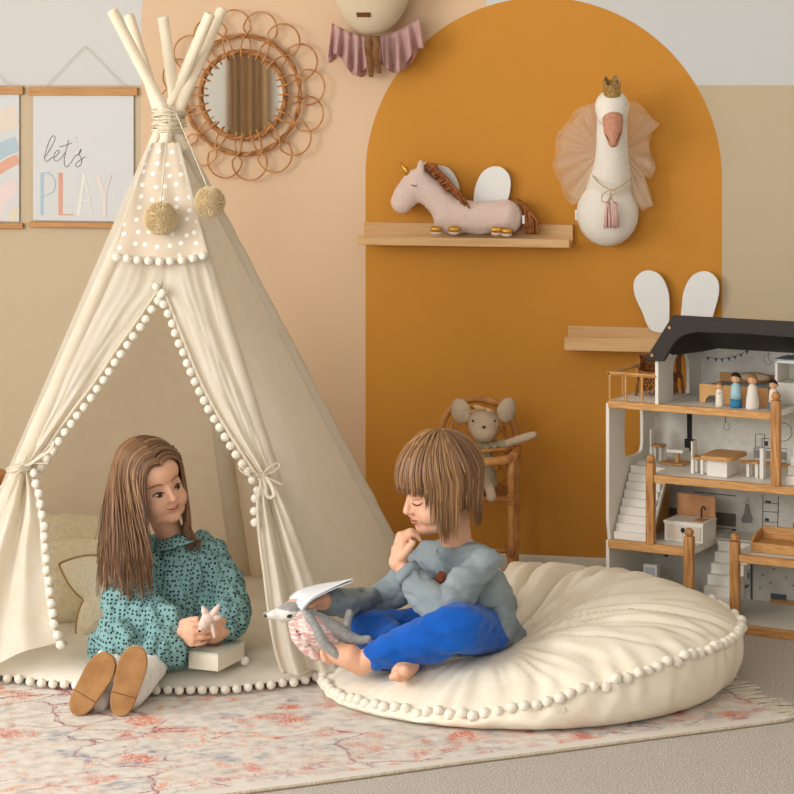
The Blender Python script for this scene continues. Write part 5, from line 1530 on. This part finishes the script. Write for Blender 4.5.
for sx in (-1, 1):
    for k in range(1):
        c = GH.surf(sx*.029, -.004, -.0035); ex.m = 2; ex.ell(c, (.0125, .0045, .0046), GH.R, 16, 10)
        ex.m = 3; ex.ell(GH.surf(sx*.029+.002, -.0052, .0006), (.0062, .0022, .0048), GH.R, 14, 8)
    GH.line(ex, [(sx*.014, -.004), (sx*.022, .0000), (sx*.030, .0010), (sx*.038, -.0006), (sx*.0455, -.005)], .0026, .0016, 4)
    GH.line(ex, [(sx*.018, -.0085), (sx*.029, -.0105), (sx*.039, -.0075)], .0009, .001, 4)
    GH.line(ex, [(sx*.012, .0165), (sx*.024, .0215), (sx*.036, .0210), (sx*.046, .0155)], .0022, .0012, 5)
GH.line(ex, [(-.021, -.0465), (-.010, -.0505), (0, -.0515), (.010, -.0505), (.021, -.0455)], .0012, .0022, 4)
GH.line(ex, [(-.017, -.0490), (-.007, -.0482), (0, -.0492), (.007, -.0482), (.017, -.0485)], .0021, .0022, 1)
GH.line(ex, [(-.013, -.0540), (0, -.0562), (.013, -.0535)], .0025, .0020, 1)
ghair = hair_mat('hair_brown', (80, 55, 37), (132, 94, 62), (198, 150, 98))
scalpg = mat('scalp_brown', (104, 68, 42), .7)
blob('body', mb, .0024, [skin, lipm, eyew, iris, lash, browm, scalpg], girl, 3, .5, -.45, post=GH.dent, extra=ex, msm=(GH.mask, 45), facemat=lambda c: np.where(GH.scalp(c, .074), 6, 0))
# dress
dm = bpy.data.materials.new('dotted_dress'); dm.use_nodes = True; N = dm.node_tree.nodes; L = dm.node_tree.links
b = N['Principled BSDF']; b.inputs['Roughness'].default_value = .85; b.inputs['Specular IOR Level'].default_value = .15
uvn = N.new('ShaderNodeTexCoord'); vo = N.new('ShaderNodeTexVoronoi'); vo.voronoi_dimensions = '2D'; vo.inputs['Scale'].default_value = 92; vo.inputs['Randomness'].default_value = .55
L.new(uvn.outputs['UV'], vo.inputs['Vector']); r = N.new('ShaderNodeValToRGB'); r.color_ramp.elements[0].position = .22; r.color_ramp.elements[1].position = .30
r.color_ramp.elements[0].color = rgba((36, 54, 58)); r.color_ramp.elements[1].color = rgba((130, 168, 166)); L.new(vo.outputs['Distance'], r.inputs[0]); L.new(r.outputs[0], b.inputs['Base Color'])
mb = MB()
chain(mb, [(C(174, 546, 5.72), .050), (C(177, 566, 5.73), .084), (C(175, 596, 5.73), .092), (C(170, 626, 5.73), .104)])
chain(mb, [(C(178, 575, 5.69), .075), (C(176, 604, 5.68), .085)])
for s in (1, -1):
    p0, p1, p2 = gS[s][0], gE[s][0], gW[s][0]
    chain(mb, [(C(176, 556, 5.73), .058), (p0, .050), (p0.lerp(p1, .5)+V((0, 0, -.004)), .055), (p1+V((0, 0, .004)), .060), (p1.lerp(p2, .45)+V((0, 0, .002)), .053), (p1.lerp(p2, .75), .042), (p1.lerp(p2, .97), .029)])
chain(mb, [(C(152, 626, 5.70), .088), (C(124, 636, 5.56), .066), (C(119, 643, 5.475), .054)]); chain(mb, [(C(186, 630, 5.70), .086), (C(168, 644, 5.54), .062), (C(160, 648, 5.47), .052)])
mb.ell(C(112, 643, 5.60), (.048, .075, .040)); mb.ell(C(103, 652, 5.62), (.030, .06, .030)); mb.ell(C(128, 632, 5.60), (.07, .07, .05)); mb.ell(C(180, 652, 5.58), (.035, .05, .045))
def under_mat(co, nor):
    co[:, 2] = np.maximum(co[:, 2], .052); return co
blob('dress', mb, .0045, dm, girl, 6, post=seq(wrinkle(.010, 8, (1.6, 1.6, .5), 1), wrinkle(.010, 12, (1.6, 1.6, .5), 2, 'b'), wrinkle(.002, 40, (1.5, 1.5, .4), 4), under_mat), uv=True)
mb = MB()
nk = C(173.5, 535.5, 5.695); ax = (GH.P(0, .02, -.05)-nk).normalized().lerp(U_, .6).normalized(); Bq = ax.to_track_quat('Z', 'Y').to_matrix()
mb.grid(lambda u, v: nk+Bq @ V((math.cos(2*PI*u)*lerp(.039, .070, v), math.sin(2*PI*u)*lerp(.039, .068, v), .002-.020*v+.002*math.sin(2*PI*u*2))), 60, 4)
mb.build('collar', dm, girl, smooth=True, solid=.003, uv=True)
for s in (1, -1):
    a = gE[s][0].lerp(gW[s][0], .95); b_ = gE[s][0].lerp(gW[s][0], 1.09)
    MB().tube([a, a.lerp(b_, .5), b_], [.027, .0262, .0275], 20).build('cuff', dm, girl, smooth=True, uv=True)
tight = mat('white_tights', (240, 236, 228), .85, (228, 222, 212), 90., (1, 1, .2), bump=.15, bscale=300.)
for s in (-1, 1):
    mb = MB(); chain(mb, [(hips[s].lerp(knees[s], .5), .055), (knees[s], .0435), (knees[s].lerp(ank[s], .35), .0445), (knees[s].lerp(ank[s], .7), .037), (ank[s], .030)])
    blob('tights', mb, .0045, tight, girl, 5, post=wrinkle(.002, 30))
suede = mat('sole_suede', (180, 134, 86), .9, (162, 116, 72), 28., bump=.1, bscale=200.); upp = mat('shoe_blush', (222, 184, 156), .6)
for s, hx, hy, tx, ty, Zs in ((-1, 79.5, 707, 104, 665, 5.295), (1, 121, 706, 135, 657, 5.29)):
    h = C(hx, hy, Zs+.0); tt = C(tx, ty, Zs+.012)
    up = (tt-h).normalized(); out = -F_+R_*(-.10 if s < 0 else .02); out = (out-up*out.dot(up)).normalized(); sd = up.cross(out)
    Lh = (tt-h).length
    ol = []
    for k in range(48):
        a = 2*PI*k/48; yy = math.sin(a); xx = math.cos(a)
        wdt = (.0325+.0060*(.5+.5*yy))*(1-.12*math.exp(-((yy+.15)/.35)**2)); e = 2.4
        X = math.copysign(abs(xx)**(2/e), xx)*wdt; Y = math.copysign(abs(yy)**(2/e), yy)*(Lh/2+.024)
        ol.append(h.lerp(tt, .5)+sd*X+up*Y)
    cz = .006-min(p.z for p in ol); ol = [p+V((0, 0, max(0, cz))) for p in ol]
    mid = sum(ol, V((0, 0, 0)))/48
    # upper
    mb = MB(); vs = []; n = 48
    for (f, dpt) in ((1.0, .009), (1.0, .016), (.98, .030), (.90, .046), (.72, .060), (.45, .068), (.2, .070)):
        vs.append([mid+(p-mid)*f-out*dpt*(1.0) for p in ol])
    fl_ = [p for rg in vs for p in rg]; fs = [(i*n+j, i*n+(j+1) % n, (i+1)*n+(j+1) % n, (i+1)*n+j) for i in range(len(vs)-1) for j in range(n)]
    fs += [tuple(range(n)), tuple((len(vs)-1)*n+j for j in range(n))]
    mb.add(fl_, fs); sh = mb.build('shoe', upp, girl, smooth=True)
    so = MB().prism([p-out*.010 for p in ol], out*.0125).build('sole', suede, sh, bevel=.003, label='tan suede sole')
    hp = mid-up*(Lh*.27); MB().tube([hp-sd*.0290+out*.0026, hp+sd*.0290+out*.0026+up*.0], .0011, 6).build('heel_seam', mat('seam_dark', (120, 82, 46), .9), sh)
# hair
mb = MB(); rr = random.Random(11)
def gpath(s, y, rnd):
    q = (y+.06)/.14                      # 0 front .. 1 crown back
    pts = []
    rx, rz, cz = .088, .090, .026
    ky = lambda yy: math.sqrt(max(.12, 1-((yy-.012)/.108)**2))
    phm = lerp(1.02, 1.22, rnd()) if s < 0 else lerp(1.25, 1.6, rnd())
    lift = rnd()*.006
    for i in range(7):
        ph = phm*i/6
        yy = y+(.020 if s < 0 else .030)*(ph/1.5)*(1-q)+.01*q*ph
        k = ky(yy)
        pts.append(GH.P(-.006+s*(rx+lift)*k*math.sin(ph)*(.94+.06*ph), yy, cz+(rz+lift)*k*math.cos(ph)))
    return pts, q
def pxy(p):
    Z = p.dot(F_); return 397+FPX*p.dot(R_)/Z, YH+(HC-p.z)*FPX/Z, Z
for k in range(620):
    y = lerp(-.084, .085, rr.random()**.85)
    pts, q = gpath(-1, y, rr.random)
    fr = min(1, max(0, 1-q+rr.uniform(-.12, .12)))
    x6, y6, z6 = pxy(pts[-1])
    xe = lerp(99, 150, fr)+rr.uniform(-4, 4); ye = rr.uniform(560, 604)-10*abs(fr-.5)-(rr.random() < .2)*rr.uniform(0, 30); Ze = lerp(5.60, 5.495, min(1, fr*2.2))+rr.uniform(-.012, .012)
    def mid_(t, w=0): return C(lerp(x6, xe, t**.85)+rr.uniform(-w, w), lerp(y6, ye, t), lerp(z6-.01, Ze, t**.8))
    Q_ = pts[:7]+[mid_(.16), mid_(.33), mid_(.5, .8), mid_(.75, 1.4), C(xe, ye, Ze)]
    for _ in range(5): Q_ = Q_[:4]+[(Q_[i-1]+Q_[i]*2+Q_[i+1])/4 for i in range(4, len(Q_)-2)]+Q_[-2:]
    strands(mb, [(crv(Q_, 3), rr.gauss(.42, .22))], rr, rr.uniform(.0017, .0028))
for k in range(230):
    y = lerp(-.084, .085, rr.random()**.9)
    pts, q = gpath(1, y, rr.random)
    fr = min(1, max(0, 1-q+rr.uniform(-.15, .15)))
    p1 = C(lerp(182, 188.5, fr)+rr.uniform(-1.5, 1.5), 512, lerp(5.76, 5.655, fr)); p2 = C(lerp(183, 192, rr.random()), 530, lerp(5.76, 5.655, fr)); p3 = C(lerp(186, 202, rr.random()), rr.uniform(540, 552), lerp(5.75, 5.645, fr))
    strands(mb, [(crv(pts+[p1, p2, p3], 3), rr.gauss(.34, .18))], rr, rr.uniform(.0018, .0030))
mb.build('hair', ghair, girl, smooth=True, normals=False)

# toy in her hands
bun = mat('knit_blush', (232, 210, 196), .9, (218, 192, 178), 160., bump=.3, bscale=300.)
tz = 5.425
t = thing('knitted_toy', 'small blush knitted animal toy with pointed nose held by the girl', 'plush toy', C(206, 622, tz))
mb = MB(); chain(mb, [(C(200.3, 630, tz-.01), .005), (C(203, 625.5, tz-.008), .012), (C(207.5, 619, tz), .0165), (C(212, 616, tz+.012), .012)])
blob('body', mb, .0022, bun, t, 3)
for a, b_, c_ in (((206, 617), (204.5, 611), (202.5, 606.5)), ((211, 616), (215.5, 610.5), (219, 605)), ((213, 618), (217.5, 617.5), (221, 616.5))):
    mb = MB(); chain(mb, [(C(*a, tz), .008), (C(*b_, tz), .0085), (C(*c_, tz), .0032)]); blob('ear' if c_[1] < 610 else 'arm', mb, .002, bun, t, 2)
mb = MB(); chain(mb, [(C(211, 622, tz), .006), (C(213, 630, tz-.008), .0055), (C(214.5, 637, tz-.008), .004)]); blob('leg', mb, .002, bun, t, 2)
MB().ell(C(199.7, 631, tz-.013), (.0035, .003, .003)).build('nose', lash, t, smooth=True)
# box
bz = .066
A_ = Fl(187.5, 668.5, bz); B2_ = Fl(218.3, 672, bz); C2_ = Fl(238.3, 657.5, bz); hh = .0405
ux = (B2_-A_); wx = ux.length; ux.normalize(); vy = V((-ux.y, ux.x, 0)); dp_ = max(.12, (C2_-B2_).dot(vy))
ang_ = math.atan2(ux.y, ux.x); cb_ = A_+ux*wx/2+vy*dp_/2
boxm = mat('box_card', (236, 226, 204), .6); boxg = mat('box_lid', (206, 208, 190), .6)
t = thing('storage_box', 'cream cardboard box with pale green lid on the mat before the girl', 'box', cb_, ang_)
MB().box((0, 0, hh*.5-.001), (wx-.003, dp_-.003, hh-.002)).build('box_body', boxm, t, local=True, bevel=.0012)
MB().box((0, 0, hh), (wx, dp_, .004)).build('box_lid', boxg, t, local=True, bevel=.0012)
mb = MB(); mb.prism([V((-.012+.022*math.cos(a), .0+.014*math.sin(a)+.004*math.sin(3*a), hh+.0021)) for a in np.linspace(0, 2*PI, 20)[:-1]], (0, 0, .0004)); mb.build('printed_figure', mat('box_print', (206, 146, 124), .7), t, local=True)

# ------------------------------------------------------------------ BOY
BH = Head(C(438.7, 486.5, 5.52), 2, -64, 19, 1.02)
bp_ = K(.22, 5.62, .08)
boy = thing('person', 'boy in a grey-blue shirt and bright blue trousers sitting cross-legged on the pouf', 'person', bp_)
bw = {1: C(398.5, 562, 5.445), -1: C(323, 601, 5.46)}; be = {1: C(441, 615, 5.37), -1: C(374, 604, 5.655)}; bs = {1: C(484, 563, 5.46), -1: C(431, 561, 5.67)}
bhip = {1: C(490, 634, 5.53), -1: C(474, 634, 5.67)}; bkn = {1: C(460, 627, 5.31), -1: C(374, 633, 5.55)}; ba = {1: C(374, 656, 5.37), -1: C(408, 664, 5.345)}
mb = MB(); BH.prims(mb)
chain(mb, [(BH.P(0, .022, -.05), .040), (C(456, 542, 5.555), .038), (C(460, 556, 5.56), .05)])
chain(mb, [(C(466, 568, 5.56), .050), (C(484, 592, 5.59), .050), (C(490, 622, 5.61), .062)])
for s in (1, -1):
    chain(mb, [(C(462, 564, 5.56), .038), (bs[s], .028), (be[s], .025), (bw[s], .0195)])
    chain(mb, [(bhip[s], .052), (bkn[s], .040), (ba[s], .027)])
# near hand: loose fist at the mouth
hand(mb, bw[1], U_*.92+R_*.10-F_*.05, R_*.9+F_*.25-U_*.1, -1, ((48, 62, 30), (54, 66, 34), (60, 70, 36), (66, 74, 36)), s=1.2, thumb=(.45, .8, .55))
# far hand: on the plush, palm down
hand(mb, bw[-1], -R_*.93-F_*.30+U_*.06, -U_*.92-F_*.2, 1, ((2, 30, 30), (4, 30, 30), (6, 30, 30), (8, 30, 30)), s=1.1, thumb=(.75, .55, .3))
# feet
ft = C(336, 655, 5.385)
chain(mb, [(ba[1], .028), (C(361, 664, 5.375), .027), (C(350, 657, 5.375), .030), (C(339, 654, 5.38), .026), (C(332, 654, 5.385), .0215)])
for i, (x, y, z_) in enumerate(((326, 644, 5.40), (323.5, 648, 5.385), (322.8, 652.5, 5.375), (323, 656.5, 5.368), (324.5, 660, 5.362))): chain(mb, [(C(334, lerp(648, 660, i/4), 5.385), .011), (C(x, y, z_), .0090-.0006*i)], 10, 10)
chain(mb, [(ba[-1], .028), (C(404, 670, 5.32), .024), (C(400, 673, 5.30), .021)])
for x, y, r, z_ in ((405, 671, .0140, 5.282), (397.5, 675.5, .0108, 5.280), (392.5, 677, .0092, 5.286)): chain(mb, [(C(403, 672, 5.31), .013), (C(x, y, z_), r)], 10, 10)
ex = MB()
for sx in (-1, 1):
    BH.line(ex, [(sx*.016, -.0045), (sx*.022, -.0085), (sx*.030, -.0105), (sx*.038, -.0085), (sx*.044, -.0040)], .0017, .0005, 4)
    BH.line(ex, [(sx*.015, .000), (sx*.029, .0028), (sx*.043, .001)], .0007, .000, 5)
    BH.line(ex, [(sx*.012, .0165), (sx*.024, .0215), (sx*.036, .0205), (sx*.046, .0150)], .0020, .0010, 5)
BH.line(ex, [(-.018, -.0510), (0, -.0515), (.018, -.0510)], .0010, .0020, 4)
BH.line(ex, [(-.016, -.0490), (-.006, -.0475), (0, -.0488), (.006, -.0475), (.016, -.0490)], .0022, .0018, 1)
BH.line(ex, [(-.013, -.0540), (0, -.0562), (.013, -.0540)], .0026, .0016, 1)
scalpb = mat('scalp_blond', (118, 84, 54), .7)
blob('body', mb, .0024, [skin, lipm, eyew, iris, lash, browm, scalpb], boy, 3, .5, -.45, post=BH.dent, extra=ex, msm=(BH.mask, 45), facemat=lambda c: np.where(BH.scalp(c), 6, 0))
# shirt
shm = mat('shirt_greyblue', (152, 162, 164), .85, (130, 142, 147), 9., bump=.15, bscale=500., spec=.12)
mb = MB()
for dz, dr in ((-.055, 0), (.055, 0)):
    chain(mb, [(C(464, 566, 5.56+dz*.7), .052), (C(471, 576, 5.565+dz), .066), (C(484, 598, 5.58+dz), .068), (C(490, 628, 5.60+dz), .072)])
chain(mb, [(C(460, 557, 5.557), .052), (C(463, 566, 5.56), .062)])
mb.ell(C(500, 638, 5.57), (.062, .115, .045)); mb.ell(C(499, 626, 5.50), (.045, .07, .065), Matrix.Rotation(TH, 3, 'Z'))
for s in (1, -1):
    p0, p1, p2 = bs[s], be[s], bw[s]
    chain(mb, [(C(463, 560, 5.56), .052), (p0, .043), (p0.lerp(p1, .55), .041), (p1, .043), (p1.lerp(p2, .5), .0365), (p1.lerp(p2, .76 if s > 0 else .84), .0315)])
def neck_clear(co, nor):
    return co
blob('shirt', mb, .0038, shm, boy, 6, post=seq(wrinkle(.004, 8, (1, 1, 1), 5), wrinkle(.007, 8.5, (.7, .7, 1.6), 6, 'b'), wrinkle(.0042, 15, (.6, .6, 1.5), 7, 'b')))
for s in (1, -1):
    k0 = .70 if s > 0 else .80; a, b_ = be[s].lerp(bw[s], k0), be[s].lerp(bw[s], k0+.14)
    MB().tube([a, a.lerp(b_, .5), b_, b_.lerp(a, .15)], [.0345, .0335, .0340, .028], 22).build('cuff', shm, boy, smooth=True)
nk = C(459, 551.5, 5.557); ax = (BH.P(0, .03, -.05)-C(464, 566, 5.56)).normalized(); Bq = ax.to_track_quat('Z', 'Y').to_matrix()
MB().tube([nk+Bq @ V((.0535*math.cos(a), .0535*math.sin(a), .003*math.sin(2*a))) for a in np.linspace(0, 2*PI, 41)[:-1]], .0052, 8, closed=True).build('neck_band', shm, boy, smooth=True)
# brown pocket patch on the chest
pk = lambda u, v: (lerp(lerp(427, 434, v), lerp(443, 450, v), u)-2+3*math.sin(PI*v), lerp(lerp(588, 594, v), lerp(571, 577, v), u))
shirt_ = bpy.data.objects['shirt']
zr = on_mesh(shirt_, [pk(.9, .3)], 0.)[0].dot(F_)
def pkf(u, v):
    h = on_mesh(shirt_, [pk(u, v)], .003)[0]
    return h if h is not None and h.dot(F_) > zr-.02 else C(*pk(u, v), zr-.003)
MB().grid(pkf, 8, 5).build('pocket_patch', mat('patch_rust', (150, 84, 56), .85, (128, 68, 44), 60.), boy, smooth=True, solid=.002, label='rust brown pocket patch')
# trousers
trm = mat('trousers_blue', (24, 96, 190), .85, (16, 82, 170), 12., bump=.12, bscale=500., spec=.12, sheen=.15)
mb = MB()
mb.ell(C(490, 634, 5.61), (.082, .115, .055))
for s in (1, -1):
    h, k, a = bhip[s], bkn[s], ba[s]
    chain(mb, [(C(490, 632, 5.60), .07), (h, .060), (h.lerp(k, .6), .060), (k, .056), (k.lerp(a, .45), .053), (k.lerp(a, .80), .042), (k.lerp(a, .95), .033)])
blob('trousers', mb, .0045, trm, boy, 6, post=seq(wrinkle(.005, 8, (1, 1, 1), 8), wrinkle(.007, 11, (.7, .7, 1.4), 9, 'b')))
for s in (1, -1):
    a, b_ = bkn[s].lerp(ba[s], .84), bkn[s].lerp(ba[s], 1.0)
    MB().tube([a, a.lerp(b_, .5), b_], [.0365, .0345, .0350], 22).build('trouser_cuff', trm, boy, smooth=True)
# hair
bhair = hair_mat('hair_blond', (96, 66, 42), (150, 110, 72), (214, 170, 116))
mb = MB(); rr = random.Random(21)
cE = V((0, .013, .030)); rE = V((.0845, .1015, .0925))
down = (BH.inv.to_3x3() @ V((0, 0, -1))).normalized()
for k in range(900):
    al = rr.uniform(-PI, PI)
    if rr.random() < .25: al = rr.uniform(.0, PI)
    a_ = math.degrees(al)                       # 0 front, + = his left (towards the camera)
    u0 = rr.uniform(.06, .8)**1.3; lift = rr.uniform(0, .008)
    aa = abs(a_)
    if aa < 48 or (al < 0 and aa < 82): zend = rr.uniform(.018, .040)-.0002*aa
    elif aa < 88: zend = lerp(.0, -.095, min(1, (aa-48)/22.))+rr.uniform(-.012, .018)
    elif aa < 118: zend = -.045+rr.uniform(-.012, .012)
    else: zend = -.085+rr.uniform(-.022, .015)
    thmax = 1.62 if aa > 48 else 1.50
    pts = []
    tw = rr.uniform(-.12, .12)
    for i in range(9):
        th = lerp(u0*.9, thmax, i/8); a2 = al+tw*i/8
        # whorl set back: tilt the pole backwards
        v = V((math.sin(th)*math.sin(a2), -math.sin(th)*math.cos(a2), math.cos(th)))
        v = rotm('X', -16*max(0, 1-th/1.6)) @ v
        pts.append(cE+V((v.x*(rE.x+lift), v.y*(rE.y+lift), v.z*(rE.z+lift))))
    p = pts[-1]
    if p.z > zend:
        n_ = 5; dl = (p.z-zend)
        for i in range(1, n_+1):
            q = p+down*dl*i/n_/max(.4, -down.z)
            inn = 1-(.05 if aa > 95 else .02)*(i/n_)**1.5
            pts.append(V((q.x*inn+rr.uniform(-.0012, .0012), (q.y-cE.y)*inn+cE.y, q.z)))
    strands(mb, [(crv([BH.M @ q for q in pts], 2), rr.gauss(.40, .20)+(.25 if rr.random() < .10 else 0))], rr, rr.uniform(.0018, .0030))
for k in range(10):   # flyaways
    al = rr.uniform(-.6, 1.6); pts = []
    for i in range(7):
        th = lerp(.1, 1.2, i/6); v = rotm('X', -16) @ V((math.sin(th)*math.sin(al), -math.sin(th)*math.cos(al), math.cos(th))); e = .010+.006*math.sin(i)
        pts.append(BH.M @ (cE+V((v.x*(rE.x+e), v.y*(rE.y+e), v.z*(rE.z+e)))))
    strands(mb, [(pts, .8)], rr, .0009)
mb.build('hair', bhair, boy, smooth=True, normals=False)

# ------------------------------------------------------------------ plush and booklet in the boy's hand
PZp = 5.40
gry = mat('plush_grey', (168, 166, 160), .9, (146, 144, 140), 120., bump=.3, bscale=260., sheen=.3); wht2 = mat('plush_white', (232, 228, 220), .9, (218, 212, 204), 120., bump=.2, bscale=260.)
knit = mat('plush_pink_stripe', (240, 228, 220), .9, (222, 172, 164), 70., (1, 1, 2.6), bump=.3, bscale=240., contrast=(.44, .54))
t = thing('plush_lemur', 'grey and white plush animal with pink speckled belly held by the boy', 'plush toy', C(310, 640, PZp))
def Lp(x, y, o=0.): return C(x, y, PZp-o)
mb = MB(); mb.ell(Lp(289.5, 611.5), (.031, .030, .0225), rotm('Y', -8)); chain(mb, [(Lp(284, 613.5, .004), .0205), (Lp(274, 614.5, .008), .012), (Lp(267.5, 615.8, .010), .0065)])
def headcol(c):
    # grey cap over the crown, white face below
    p = C(289, 608.5, PZp); up_ = (c-np.array(p)) @ np.array(U_+R_*.10); return np.where(up_ > 0, 1, 0)
blob('head', mb, .0028, [wht2, gry], t, 4, facemat=headcol)
MB().ell(Lp(266.2, 616, .012), (.0048, .004, .004)).build('nose', lash, t, smooth=True)
mb = MB(); mb.ell(Lp(289.5, 616.2, .0285), (.0068, .004, .0045), rotm('Y', -15)); mb.build('eye', mat('bead_black', (30, 26, 24), .2), t, smooth=True)
mb = MB(); chain(mb, [(Lp(270, 613, -.002), .004), (Lp(264.5, 613, -.01), .0038), (Lp(262.8, 614, -.014), .0025)]); blob('ear', mb, .002, gry, t, 2)
mb = MB(); chain(mb, [(Lp(300, 618, .004), .026), (Lp(312, 629, .006), .036), (Lp(322, 637, .004), .030), (Lp(334, 641, .0), .014)]); blob('belly', mb, .003, knit, t, 4, label='pink speckled belly')
mb = MB(); chain(mb, [(Lp(308, 614.5, .004), .016), (Lp(322, 623, .0), .022), (Lp(338, 631, -.004), .020), (Lp(350, 638, -.004), .0155), (Lp(360, 640.5, -.002), .011), (Lp(368, 639.5, .0), .0105)]); blob('back_and_tail', mb, .003, gry, t, 4)
mb = MB(); chain(mb, [(Lp(293, 624, .012), .012), (Lp(296.5, 637, .016), .0135), (Lp(305, 648, .018), .013), (Lp(316, 656.5, .018), .0115)]); blob('arm', mb, .0028, knit, t, 3)
mb = MB(); chain(mb, [(Lp(309, 617, .024), .012), (Lp(318, 632, .034), .0125), (Lp(325, 645, .038), .012), (Lp(338, 655.5, .036), .0115)]); blob('arm', mb, .0028, gry, t, 3)
mb = MB(); chain(mb, [(Lp(341, 632, -.012), .011), (Lp(347, 624, -.012), .010), (Lp(349.5, 613, -.010), .0095)]); blob('leg', mb, .0028, gry, t, 3)
mb = MB()
for x, y in ((297, 631.5), (300, 634.5)): mb.ell(Lp(x, y, .046), (.0032, .002, .0022))
mb.build('stitched_mark', mat('stitch_grey', (96, 92, 92), .8), t, smooth=True)
bl = mat('booklet_paper', (222, 230, 238), .6)
q0, q1, q2, q3 = C(289, 594.5, 5.47), C(302, 605.5, 5.345), C(354, 581.2, 5.41), C(339, 583, 5.53)
t = thing('booklet', 'thin pale blue open booklet lying over the boys outstretched hand', 'booklet', (q0+q2)/2)
def leaf(o, k):
    def fn(u, v):
        p = q0.lerp(q1, v).lerp(q3.lerp(q2, v), u)
        bend = -.012*max(0, (.25-u)/.25)**2
        return p+V((0, 0, o+bend+.004*math.sin(PI*u)+k*u*u*v))
    return fn
MB().grid(leaf(.0, .0), 24, 8).build('cover', bl, t, smooth=True, solid=.0022)
MB().grid(leaf(.0040, .003), 24, 8).build('page', mat('booklet_page', (238, 240, 242), .6), t, smooth=True, solid=.0015)
